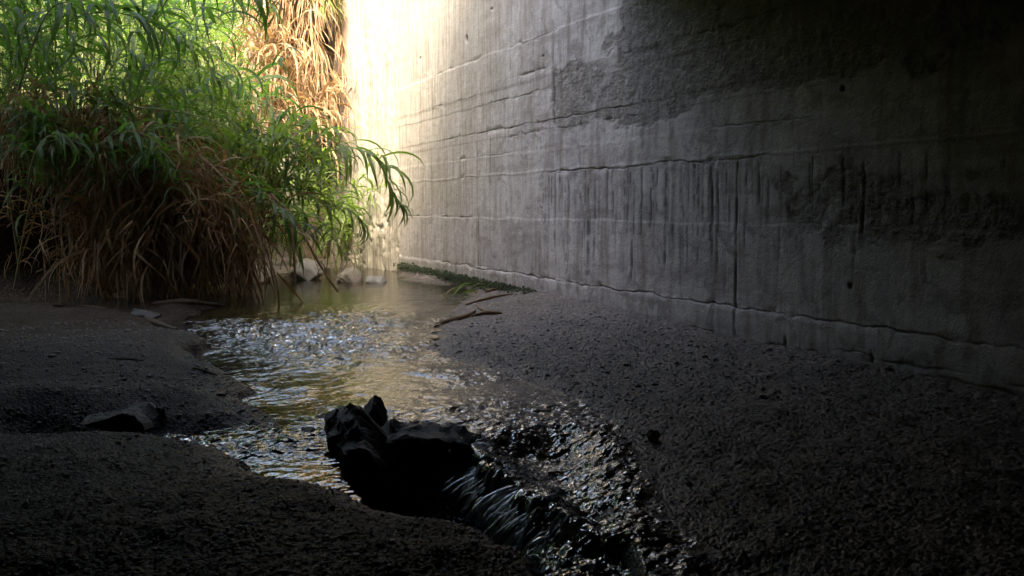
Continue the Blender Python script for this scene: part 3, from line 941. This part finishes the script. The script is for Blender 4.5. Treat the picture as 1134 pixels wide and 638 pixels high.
# left bank
px_rock('bank_rock', [(84, 466), (110, 458), (134, 456), (148, 447), (160, 449), (176, 460), (182, 470), (130, 472)], 0.22, MBLACK,
        'dark low ridge-shaped rock lying in the hollow of the left gravel bank', at=(135, 471), z=-0.03, seed=31, rough=0.06)
px_rock('bank_rock', [(120, 330), (128, 322), (146, 321), (158, 327), (160, 335), (134, 336)], 0.25, MTAN,
        'brown earthy rock under the dry thatch on the left far bank', at=(140, 335), z=0.0, seed=33)
px_rock('bank_rock', [(24, 332), (30, 327), (40, 328), (44, 334), (32, 337)], 0.16, MGREY,
        'small rounded grey rock under the overhang near the left picture edge', at=(34, 335), z=0.0, seed=35)
px_rock('bank_rock', [(140, 348), (146, 343), (164, 344), (176, 350), (168, 356), (148, 355)], 0.2, MGREY,
        'flat grey-brown rock on the muddy ground between thatch and gravel mound', at=(158, 354), z=-0.02, seed=37)
px_rock('bank_pebble', [(716, 480), (720, 476), (728, 477), (732, 481), (723, 484)], 0.03, MPALE,
        'pale pebble lying alone on the dark right gravel bank', at=(724, 482), z=-0.03, seed=39)
px_rock('bank_pebble', [(553, 367), (558, 364), (564, 366), (562, 370), (556, 370)], 0.05, MBLACK,
        'dark pebble on the right bank below the fallen reeds', at=(558, 369), z=-0.01, seed=41)


# ------------------------------------------------------------------ reeds
def leaf_shape(L, wd, e0, droop, nseg=6, fold=True, twist=0.0, curl=0.0):
    """leaf starting at origin heading +X at elevation e0, bending down. returns V,F"""
    p = np.zeros(3); e = e0; V = []; F = []
    st = L / nseg; yaw = 0.0
    for i in range(nseg + 1):
        t = i / nseg
        w = wd * 0.5 * (min(1, 0.45 + t * 4) if t < 0.2 else max(0.0, (1 - ((t - 0.2) / 0.8) ** 1.7))) + 0.0008
        dr = np.array([math.cos(e) * math.cos(yaw), math.cos(e) * math.sin(yaw), math.sin(e)])
        side = np.array([-math.sin(yaw), math.cos(yaw), 0])
        upv = np.cross(dr, side)
        tw = twist * t
        sd = side * math.cos(tw) + upv * math.sin(tw)
        nn = np.cross(dr, sd)
        V.append(p + sd * w + nn * w * 0.25)
        if fold: V.append(p.copy())
        V.append(p - sd * w + nn * w * 0.25)
        p = p + dr * st
        e = max(-1.55, e - droop / nseg * (0.4 + 1.2 * t))
        yaw += curl / nseg
    k = 3 if fold else 2
    for i in range(nseg):
        for j in range(k - 1):
            a = i * k + j
            F.append((a, a + 1, a + k + 1, a + k))
    return np.array(V), np.array(F)


LV = []      # green leaf variants, unit length 1, scaled on use
for e0 in (1.0, 0.7, 0.4, 0.1, -0.3):
    for _ in range(3):
        LV.append(leaf_shape(1.0, 0.085, e0 + random.uniform(-.15, .15), random.uniform(1.3, 3.0), 7, True, random.uniform(-0.9, 0.9), random.uniform(-0.5, 0.5)))
LVC = [leaf_shape(1.0, 0.085, e0, random.uniform(1.4, 3.2), 5, False, random.uniform(-1.2, 1.2), random.uniform(-0.6, 0.6)) for e0 in (1.0, 0.8, 0.6, 0.3, 0, -0.3) for _ in range(2)]
HLV = [leaf_shape(1.0, 0.08, e0, random.uniform(2.0, 3.2), 8, True, random.uniform(-0.9, 0.9), random.uniform(-0.4, 0.4)) for e0 in (0.9, 0.6, 0.3, 0.0) for _ in range(4)]
LEAF_ME = []
for v, f in HLV:
    o = mesh_np('leaf', v, f, MLEAF); LEAF_ME.append(o.data); bpy.data.objects.remove(o)
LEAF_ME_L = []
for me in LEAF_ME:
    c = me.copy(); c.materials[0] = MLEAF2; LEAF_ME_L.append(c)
DRYLV = [leaf_shape(1.0, 0.05, e0, random.uniform(2.2, 4.0), 6, False, random.uniform(-2.5, 2.5), random.uniform(-1, 1)) for e0 in (0.9, 0.4, 0, -0.5) for _ in range(3)]


def xf(v, loc, az, scale, roll=0.0):
    c, s = math.cos(az), math.sin(az)
    q = v * scale
    if roll:
        cr, sr = math.cos(roll), math.sin(roll)
        q = np.stack([q[:, 0], q[:, 1] * cr - q[:, 2] * sr, q[:, 1] * sr + q[:, 2] * cr], -1)
    return np.stack([q[:, 0] * c - q[:, 1] * s, q[:, 0] * s + q[:, 1] * c, q[:, 2]], -1) + np.asarray(loc)[None]


class Acc:
    def __init__(s): s.V = []; s.F = []; s.n = 0

    def add(s, v, f):
        s.V.append(v); s.F.append(np.asarray(f) + s.n); s.n += len(v)

    def obj(s, name, mat, parent=None, smooth=True, origin=None):
        V = np.concatenate(s.V)
        if origin is not None: V = V - np.asarray(origin)[None]
        return mesh_np(name, V, np.concatenate(s.F), mat, parent, smooth)


def tube(pts, rads, sides=6):
    pts = [np.asarray(p, float) for p in pts]
    V = []; F = []
    up = np.array([0.13, 0.31, 0.94])
    for i, p in enumerate(pts):
        t = pts[min(i + 1, len(pts) - 1)] - pts[max(i - 1, 0)]
        t = t / (np.linalg.norm(t) + 1e-9)
        a = np.cross(t, up)
        if np.linalg.norm(a) < 0.1: a = np.cross(t, np.array([1.0, 0, 0]))
        a /= np.linalg.norm(a); b = np.cross(t, a)
        for j in range(sides):
            an = 2 * math.pi * j / sides
            V.append(p + (a * math.cos(an) + b * math.sin(an)) * rads[i])
    for i in range(len(pts) - 1):
        for j in range(sides):
            F.append((i * sides + j, i * sides + (j + 1) % sides, (i + 1) * sides + (j + 1) % sides, (i + 1) * sides + j))
    return np.array(V), np.array(F)


def spline(ctrl, n):
    P = [np.asarray(c, float) for c in ctrl]
    P = [2 * P[0] - P[1]] + P + [2 * P[-1] - P[-2]]
    out = []
    m = len(P) - 3
    for i in range(n + 1):
        u = i / n * m; k = min(int(u), m - 1); t = u - k
        a, b, c, d = P[k:k + 4]
        out.append(0.5 * ((2 * b) + (-a + c) * t + (2 * a - 5 * b + 4 * c - d) * t * t + (-a + 3 * b - 3 * c + d) * t ** 3))
    return out


def cane_curve(base, h, lean_az, lean, droop, n=14):
    p = np.array(base, float); out = [p.copy()]
    e = math.pi / 2 - lean; st = h / n
    for i in range(n):
        t = i / n
        out.append(out[-1] + st * np.array([math.cos(e) * math.cos(lean_az), math.cos(e) * math.sin(lean_az), math.sin(e)]))
        e -= droop / n * (0.3 + 1.6 * t * t)
        lean_az += random.uniform(-0.05, 0.05)
    return out


def leaf_sites(curve, t0, nleaf):
    for i in range(nleaf):
        t = t0 + (1 - t0) * (i + random.random() * 0.5) / nleaf
        u = t * (len(curve) - 1); k = min(int(u), len(curve) - 2); f = u - k
        p = np.asarray(curve[k]) * (1 - f) + np.asarray(curve[k + 1]) * f
        tg = np.asarray(curve[k + 1]) - np.asarray(curve[k]); tg /= np.linalg.norm(tg)
        saz = math.atan2(tg[1], tg[0])
        horiz = math.hypot(tg[0], tg[1])
        yield i, t, p, saz, horiz


def hero_cane(ctrl, label, nleaf=18, Lm=0.5, t0=0.15, r0=0.011, mes=None, dry=False, group=None):
    curve = spline(ctrl, 16)
    base = curve[0]
    root = empty('giant_reed', Vector(base), label, 'reed', group)
    v, f = tube(curve, [r0 * (1 - 0.75 * i / 16) for i in range(17)])
    mesh_np('stem', v - base[None], f, MDRY if dry else MSTEM, root)
    mes = mes or LEAF_ME
    side = 1
    for i, t, p, saz, hz in leaf_sites(curve, t0, nleaf):
        side = -side
        az = saz + side * random.uniform(0.35, 1.15) * (0.5 + 0.5 * (1 - t) + 0.2)
        vi = random.randrange(len(mes))
        if t > 0.85: az = saz + side * random.uniform(0.05, 0.4)
        o = link('leaf', mes[vi], root)
        o.location = Vector(p - base)
        s = Lm * random.uniform(0.75, 1.15) * (1 - 0.45 * max(0, (t - 0.75) / 0.25))
        o.rotation_euler = (random.uniform(-0.3, 0.3), random.uniform(0.1, 0.7) + 0.5 * max(0.0, t - 0.55) / 0.45, az)
        o.scale = (s, s, s)
    return root


def cane(base, h, az, lean, droop, nleaf, Lm, mat, group, label, variants=LVC, t0=0.3, r0=0.010):
    curve = cane_curve(base, h, az, lean, droop)
    root = empty('giant_reed', Vector(base), label, 'reed', group)
    b = np.asarray(base)
    v, f = tube(curve, [r0 * (1 - 0.75 * i / (len(curve) - 1)) for i in range(len(curve))], 5)
    mesh_np('stem', v - b[None], f, MSTEM, root)
    A = Acc(); sd = 1
    for i, t, p, saz, hz in leaf_sites(curve, t0, nleaf):
        sd = -sd
        v, f = variants[random.randrange(len(variants))]
        A.add(xf(v, p, saz + sd * random.uniform(0.4, 1.5), Lm * random.uniform(0.7, 1.2), random.uniform(-0.4, 0.4)), f)
    fo = A.obj('foliage', mat, root, True, b)
    fo['kind'] = 'stuff'
    return root


# prominent canes, traced through the place where they hang
H = []
H.append(([AT(215, 60, 13.4), AT(262, 95, 13.0), AT(318, 128, 12.6), AT(372, 158, 12.3), AT(412, 172, 12.1), AT(432, 205, 12.0), AT(440, 232, 11.95)],
          'long green reed arching right so its leafy tip hangs in front of the pale wall', 24, 0.68, LEAF_ME_L))
H.append(([AT(60, 96, 10.6), AT(140, 117, 10.2), AT(200, 124, 10.0), AT(250, 140, 9.9), AT(292, 168, 9.8)],
          'bare brown reed stalk arching across the thicket with a few broad leaves', 5, 0.36, LEAF_ME))
H.append(([AT(40, 60, 10.8), AT(75, 24, 10.4), AT(110, 14, 10.2), AT(150, 18, 10.1), AT(178, 30, 10.0)],
          'reed bent flat near the upper left with a fringe of long leaves hanging straight down', 20, 0.68, LEAF_ME))
H.append(([AT(160, 60, 11.6), AT(190, -8, 11), AT(235, -20, 10.6), AT(275, -14, 10.4), AT(305, 4, 10.3)],
          'reed along the top edge whose dark leaf tips hang into the picture', 18, 0.56, LEAF_ME))
H.append(([AT(20, 100, 9.8), AT(40, 40, 9.5), AT(58, 8, 9.3), AT(80, 4, 9.2), AT(98, 20, 9.1)],
          'shaded reed with a drooping bunch of leaves in the top left corner', 16, 0.5, LEAF_ME))
H.append(([AT(190, 140, 11), AT(240, 190, 10.6), AT(282, 212, 10.4), AT(315, 232, 10.2), AT(338, 258, 10.1)],
          'green reed drooping low over the pool ahead of the brown broken stalk', 20, 0.46, LEAF_ME))
H.append(([AT(262, 150, 11.8), AT(310, 196, 11.5), AT(350, 220, 11.3), AT(385, 232, 11.2), AT(405, 250, 11.1)],
          'leafy reed reaching right at mid height behind the drooping tip', 20, 0.42, LEAF_ME_L))
H.append(([AT(90, 200, 9.9), AT(112, 160, 9.8), AT(138, 146, 9.7), AT(165, 152, 9.6), AT(185, 176, 9.55)],
          'reed in front of the brown thatch with dull green drooping leaves', 16, 0.42, LEAF_ME))
H.append(([AT(30, 210, 9.6), AT(38, 172, 9.5), AT(52, 152, 9.4), AT(72, 150, 9.35), AT(88, 168, 9.3)],
          'low shaded reed bending over the dark hollow at the left', 14, 0.38, LEAF_ME))
H.append(([AT(205, 250, 10.8), AT(222, 225, 10.6), AT(246, 222, 10.5), AT(262, 246, 10.4), AT(272, 275, 10.35)],
          'short reed hanging over the right flank of the brown thatch', 14, 0.4, LEAF_ME))
H.append(([AT(120, 80, 11.4), AT(150, 40, 11.2), AT(195, 40, 11), AT(228, 66, 10.9), AT(244, 100, 10.8)],
          'bright reed in the middle of the thicket lit from behind', 18, 0.56, LEAF_ME_L))
H.append(([AT(300, 260, 12.6), AT(322, 250, 12.3), AT(352, 252, 12.1), AT(372, 268, 12), AT(384, 290, 12)],
          'low yellow-green reed bowing toward the tan boulder', 16, 0.38, LEAF_ME_L))
for ctrl, lab, nl, Lm, mes in H:
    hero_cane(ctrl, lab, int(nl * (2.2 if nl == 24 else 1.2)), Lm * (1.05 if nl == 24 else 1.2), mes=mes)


for i in range(46):
    if i < 30:
        px, py, t = random.uniform(170, 300), random.uniform(105, 225), random.uniform(10.8, 13.0)
        dx, dy = random.uniform(60, 105), random.uniform(25, 75)
        lab = 'green arching reed leaning right over the pool from the thicket'
        grp = 'reeds arching over the pool'
    else:
        px, py, t = random.uniform(0, 190), random.uniform(95, 175), random.uniform(9.7, 10.6)
        dx, dy = random.uniform(20, 60), random.uniform(20, 55)
        lab = 'shaded green reed drooping over the top of the brown thatch'
        grp = 'reeds over the thatch'
    c = spline([AT(px, py + 50, t + 0.4), AT(px + dx * 0.25, py, t + 0.2), AT(px + dx * 0.6, py + dy * 0.2, t), AT(px + dx, py + dy, t - 0.1)], 12)
    root = empty('giant_reed', Vector(c[0]), lab, 'reed', grp)
    v, f = tube(c, [0.009 * (1 - 0.7 * k / 12) for k in range(13)], 5)
    mesh_np('stem', v - c[0][None], f, MSTEM, root)
    A = Acc(); sd = 1
    for k, tt, p, saz, hz in leaf_sites(c, 0.2, 28):
        sd = -sd
        v, f = HLV[random.randrange(len(HLV))]
        A.add(xf(v, p, saz + sd * random.uniform(0.3, 1.3), random.uniform(0.32, 0.55), random.uniform(-0.4, 0.4)), f)
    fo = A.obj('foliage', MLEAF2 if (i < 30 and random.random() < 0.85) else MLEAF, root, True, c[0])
    fo['kind'] = 'stuff'


# broken brown stalks leaning into the pool
def dead_stalk(ctrl, label, nleaf=8, Lm=0.3):
    curve = spline(ctrl, 12); b = curve[0]
    root = empty('broken_reed', Vector(b), label, 'reed')
    v, f = tube(curve, [0.02 * (1 - 0.4 * i / 12) for i in range(13)], 6)
    mesh_np('stalk', v - b[None], f, MDRY, root)
    for i, t, p, saz, hz in leaf_sites(curve, 0.1, nleaf):
        v, f = DRYLV[random.randrange(len(DRYLV))]
        mesh_np('dry_leaf', xf(v, p - b, saz + random.uniform(-1.8, 1.8), Lm * random.uniform(0.7, 1.2)), f, MDRY, root)


dead_stalk([AT(300, 215, 11), AT(322, 238, 10.8), AT(340, 268, 10.7), AT(356, 296, 10.65), AT(374, 323, 10.6)], 'broken tan reed stalk leaning down into the pool near the boulder', 9)
dead_stalk([AT(225, 215, 10.6), AT(238, 260, 10.5), AT(246, 300, 10.45), AT(254, 333, 10.4)], 'dead brown reed stalk standing in the water at the edge of the thatch', 9, 0.4)
dead_stalk([AT(322, 250, 11.2), AT(326, 285, 11.1), AT(327, 322, 11)], 'thin dead reed stalk hanging straight down into the middle of the pool', 6, 0.3)

pc_xy = AT(345, 60, 17.6)
# ordinary canes of the thicket (things) ----------------------------------------
GRP = 'green canes of the reed thicket'
for i in range(90):
    t = random.random()
    x = -2.9 + 4.3 * random.random()
    y = 11.9 + 2.6 * random.random() + max(0, (x - 0.2)) * 1.6
    z = gz(x, y) - 0.02
    az = random.gauss(-0.6, 0.7)
    h = random.uniform(2.4, 4.0) if x < 0.4 else random.uniform(1.5, 2.5)
    cane((x, y, z), h, az, random.uniform(0.1, 0.55), random.uniform(0.9, 2.4), 22, random.uniform(0.5, 0.78),
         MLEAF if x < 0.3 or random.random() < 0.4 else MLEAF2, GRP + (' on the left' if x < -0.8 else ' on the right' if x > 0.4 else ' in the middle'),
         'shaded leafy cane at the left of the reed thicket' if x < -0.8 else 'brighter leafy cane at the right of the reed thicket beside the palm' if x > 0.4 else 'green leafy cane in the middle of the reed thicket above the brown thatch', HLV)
for i in range(8):  # extra tall canes added to block sky light over the left bank
    x, y = random.uniform(-1.15, 0.4), random.uniform(12.0, 13.0)
    cane((x, y, gz(x, y) - 0.02), random.uniform(4.2, 5.4), random.gauss(-1.5, 0.35), random.uniform(0.08, 0.3), random.uniform(0.9, 1.7), 26, random.uniform(0.5, 0.75),
         MLEAF, 'tall canes added to shade the left bank', 'tall cane added at the front left of the thicket to shade the left bank', HLV, 0.5)
for i in range(34):
    x = 0.6 + 2.2 * random.random()
    y = 13.6 + 4.0 * random.random() + max(0, x - 1.4) * 1.2
    z = max(gz(x, y), 0) - 0.02
    cane((x, y, z), random.uniform(1.0, 2.7), random.gauss(-0.5, 0.9), random.uniform(0.1, 0.6), random.uniform(0.8, 2.2), 20, random.uniform(0.3, 0.5),
         MLEAF2 if random.random() < 0.6 else MLEAF, 'short reeds behind the pool', 'short leafy reed growing behind the pool at the foot of the thicket')


for i in range(26):
    x = pc_xy[0] + random.uniform(-0.9, 0.7); y = pc_xy[1] - random.uniform(0.6, 2.4)
    z = max(gz(x, y), 0) - 0.02
    cane((x, y, z), random.uniform(1.2, 2.5), random.gauss(-0.8, 1.0), random.uniform(0.05, 0.4), random.uniform(0.8, 2.2), 22, random.uniform(0.35, 0.55),
         MLEAF2, 'reeds in front of the palm', 'light green reed growing in front of the palm trunk')


# background thicket mass
def thicket(name, n, xr, yr, hr, mat, nleaf=16, Lm=(0.4, 0.65), stems=True):
    A = Acc(); B = Acc()
    for i in range(n):
        x, y = random.uniform(*xr), random.uniform(*yr)
        z = gz(x, y)
        h = random.uniform(*hr)
        c = cane_curve((x, y, z), h, random.uniform(-3.1, 3.1), random.uniform(0.03, 0.3), random.uniform(0.3, 1.6), 8)
        v, f = tube(c, [0.010 * (1 - 0.7 * k / 8) for k in range(9)], 3); B.add(v, f)
        for k, t, p, saz, hz in leaf_sites(c, 0.12, nleaf):
            v, f = LVC[random.randrange(len(LVC))]
            A.add(xf(v, p, random.uniform(0, 6.28), random.uniform(*Lm), random.uniform(-0.5, 0.5)), f)
    o = A.obj(name, mat); o['kind'] = 'stuff'
    o2 = B.obj(name + '_stems', MSTEM); o2['kind'] = 'stuff'
    return o


thicket('reed_thicket', 230, (-6.5, 1.6), (13.5, 18.5), (3.2, 5.2), MLEAF2)
thicket('far_reed_bed', 420, (-9, 6), (20, 30), (3.0, 5.0), MLEAF2)


# ------------------------------------------------------------------ dry thatch over the left bank
def thatch_clump(c, n, L, az0, label, mat=MDRYD, spread=0.35):
    root = empty('dry_reed_clump', Vector(c), label, 'dry reeds', 'dead brown reeds over the left bank')
    A = Acc(); B = Acc()
    for i in range(n):
        p = np.array([random.gauss(0, spread), random.gauss(0, spread * 0.6), random.gauss(0, spread * 0.55)])
        v, f = DRYLV[random.randrange(len(DRYLV))]
        (A if random.random() < 0.75 else B).add(xf(v * np.array([1, 0.8, 1]), p, az0 + random.gauss(0, 0.9), L * random.uniform(0.5, 1.25), random.uniform(-0.5, 0.5)), f)
    a = A.obj('dead_blades', mat, root); a['kind'] = 'stuff'
    b = B.obj('pale_blades', MDRY, root); b['kind'] = 'stuff'


DRYH = [leaf_shape(1.0, random.uniform(0.02, 0.045), e0, random.uniform(1.0, 2.6), 7, False, random.uniform(-2.6, 2.6), random.uniform(-0.6, 0.6)) for e0 in (0.5, -0.1, -0.6, -1.0, -1.3) for _ in range(4)]
TL = [('shaded clump of dead reed blades drooping over the black hollow at the left edge', lambda x, y: x < 105),
      ('brown curtain of dead reed blades on the right flank of the thatch near the pool', lambda x, y: x >= 195),
      ('brown dead reed blades hanging low in the middle of the thatch', lambda x, y: y > 235),
      ('brown dead reed blades hanging high under the green reeds left of the pool', lambda x, y: True)]
spots = []
for px in range(-10, 110, 17):
    for py in (122, 146): spots.append((px + random.uniform(-6, 6), py + random.uniform(-10, 10), 10.3, 0.48))
for px in range(106, 262, 15):
    top = 165 + max(0, px - 150) * 0.55
    for py in (top, top + 38, top + 76, 262):
        if py < 275: spots.append((px + random.uniform(-9, 9), py + random.uniform(-16, 16), 10.45 + random.uniform(-0.25, 0.5), 0.85))
for (px, py, t, L) in spots:
    c = AT(px, py, t)
    lab = [l for l, f in TL if f(px, py)][0]
    root = empty('dry_reed_clump', c, lab, 'dry reeds', 'dead brown reeds over the left bank')
    A = Acc(); B = Acc()
    for i in range(62):
        p = np.array([random.gauss(0, 0.24), random.gauss(0, 0.2), random.gauss(0, 0.2)])
        v, f = DRYH[random.randrange(len(DRYH))]
        (A if random.random() < 0.8 else B).add(xf(v * np.array([0.75, 0.75, 1]), p, random.gauss(-0.6, 1.6), L * random.uniform(0.35, 1.2), random.uniform(-0.7, 0.7)), f)
    a = A.obj('dead_blades', MDRYD, root); a['kind'] = 'stuff'
    b = B.obj('pale_blades', MDRY, root); b['kind'] = 'stuff'
# litter along the bank foot
for px in range(0, 250, 30):
    gx, gy = G(px, 328, 0.05)
    thatch_clump((gx, gy, gz(gx, gy) + 0.02), 50, 0.35, random.uniform(-3, 3), 'low litter of dead brown reed blades at the foot of the left bank', spread=0.25)


# ------------------------------------------------------------------ palm with a skirt of dead fronds
def fan(L, n, spread, droop, mat, name, w=0.03):
    A = Acc()
    pet = [np.array([0, 0, 0]), np.array([0.18 * L, 0, -0.1 * L]), np.array([0.3 * L, 0, -0.32 * L])]
    v, f = tube(pet, [0.014, 0.011, 0.009], 4); A.add(v, f)
    for i in range(n):
        a = (i / (n - 1) - 0.5) * spread
        v, f = leaf_shape(L * 0.72 * random.uniform(0.7, 1.1), w * random.uniform(0.7, 1.3), random.uniform(-1.2, -0.5), droop * random.uniform(0.5, 1.3), 6, False, random.uniform(-1.5, 1.5), random.uniform(-0.5, 0.5))
        A.add(xf(v, pet[-1], a, 1.0), f)
    o = A.obj(name, mat); me = o.data; bpy.data.objects.remove(o); return me


pc = AT(345, 60, 17.6)
palm = empty('fan_palm', (pc.x, pc.y, 0), 'fan palm wrapped in a shaggy skirt of dead straw fronds beside the wall', 'palm')
zt = 6.2
pts = [np.array([0.03 * math.sin(z * 2), 0.03 * math.cos(z), z]) for z in np.linspace(gz(pc.x, pc.y) - 0.1, zt, 14)]
v, f = tube(pts, [0.26 + 0.03 * (i % 2) for i in range(14)], 12)
mesh_np('trunk', v, f, MBARK, palm)
FD = [fan(random.uniform(1.0, 1.4), 16, 1.5, 0.9, MSTRAW, 'dead_frond') for _ in range(6)]
for i in range(230):
    z = 3.2 + 2.8 * random.random() ** 0.8
    az = random.uniform(0, 6.283)
    o = link('dead_frond', FD[i % 6], palm)
    rr = 0.22 + 0.3 * random.random()
    o.location = (math.cos(az) * rr, math.sin(az) * rr, z)
    o.rotation_euler = (random.uniform(-0.25, 0.25), random.uniform(-0.2, 0.3), az)
    s = random.uniform(0.75, 1.15); o.scale = (s, s, s)
GF = [fan(1.1, 18, 2.2, 0.8, MLEAF2, 'green_frond', 0.04) for _ in range(3)]
for i in range(26):
    az = i * 2.4
    o = link('green_frond', GF[i % 3], palm)
    o.location = (math.cos(az) * 0.2, math.sin(az) * 0.2, zt - 0.7 * random.random() + (0 if i > 6 else -0.9))
    o.rotation_euler = (random.uniform(-0.2, 0.2), -random.uniform(0.2, 1.2), az)
# straw clumps left of the palm
for k, (px, py) in enumerate(((300, 75), (300, 112), (282, 130), (345, 120), (290, 50))):
    c = AT(px, py, 16.5)
    root = empty('straw_clump', c, ['tan straw clump left of the palm skirt at its upper edge', 'tan straw clump below the left of the palm skirt', 'pale straw clump glimpsed through the green reeds', 'low straw clump hanging under the palm above the pool', 'pale straw clump highest left of the palm'][k], 'dry reeds')
    A = Acc()
    for i in range(80):
        v, f = DRYLV[random.randrange(len(DRYLV))]
        A.add(xf(v, np.array([random.gauss(0, 0.28), random.gauss(0, 0.2), random.gauss(0, 0.22)]), random.gauss(-1.2, 1.0), random.uniform(0.5, 1.0)), f)
    a = A.obj('dead_blades', MSTRAW, root); a['kind'] = 'stuff'


# ------------------------------------------------------------------ litter on the banks
def on_ground(px, py, lift=0.01):
    x, y = G(px, py, -0.02)
    return np.array([x, y, gz(x, y) + lift])


def litter(name, pxs, rad, mat, label, cat):
    P = [on_ground(*p, 0.012) for p in pxs]
    c = spline(P, 10); b = c[0]
    v, f = tube(c, [rad * (1 - 0.6 * abs(i / 5 - 1)) for i in range(11)], 6)
    o = mesh_np(name, v - b[None], f, mat); o.location = Vector(b)
    tag(o, label, cat)


litter('fallen_reed', [(475, 362), (495, 358), (512, 355), (526, 351)], 0.03, MDRY, 'brown soggy fallen reed at the water edge of the right bank', 'reed')
litter('fallen_reed', [(522, 354), (538, 353), (556, 353)], 0.03, MDRY, 'brown fallen reed lying just right of the soggy one on the bank', 'reed')
litter('fallen_reed', [(527, 346), (534, 350), (546, 352)], 0.016, MSTRAW, 'pale straw stalk crossing the brown fallen reeds', 'reed')
litter('fallen_reed', [(516, 345), (540, 341), (568, 339)], 0.02, MDRY, 'thin brown reed lying along the bank above the pale stalk', 'reed')
litter('fallen_reed', [(538, 334), (552, 332)], 0.03, MDRY, 'short tan reed beside the green leaf tuft at the wall foot', 'reed')
litter('twig', [(60, 350), (90, 346), (118, 349)], 0.02, MBARK, 'dark twig lying on the muddy ground at the far left', 'twig')
litter('twig', [(150, 352), (172, 358), (196, 372)], 0.03, MBARK, 'dark twig along the left edge of the gravel mound', 'twig')
litter('twig', [(120, 419), (140, 417), (160, 417)], 0.008, MBARK, 'thin straight twig on top of the left gravel mound', 'twig')
litter('twig', [(215, 420), (228, 421), (240, 423)], 0.012, MBARK, 'short twig at the water edge of the left gravel mound', 'twig')
litter('driftwood', [(170, 346), (205, 347), (250, 345)], 0.045, MBARK, 'dark driftwood stick along the waterline below the thatch', 'driftwood')
litter('twig', [(380, 625), (392, 624), (404, 625)], 0.004, MDRY, 'thin pale twig on the near gravel left of the hole', 'twig')
tuft = on_ground(505, 335, 0.02)
root = empty('leaf_tuft', Vector(tuft), 'tuft of green and yellow fallen reed leaves by the mossy wall foot', 'leaves')
for i in range(12):
    v, f = LV[random.randrange(len(LV))]
    a = random.uniform(-1.2, 0.6)
    mesh_np('leaf', xf(v, (random.uniform(-0.2, 0.2), random.uniform(-.1, .1), 0.03), a, random.uniform(0.22, 0.36)), f, MLEAF2 if i % 3 else MSTRAW, root)
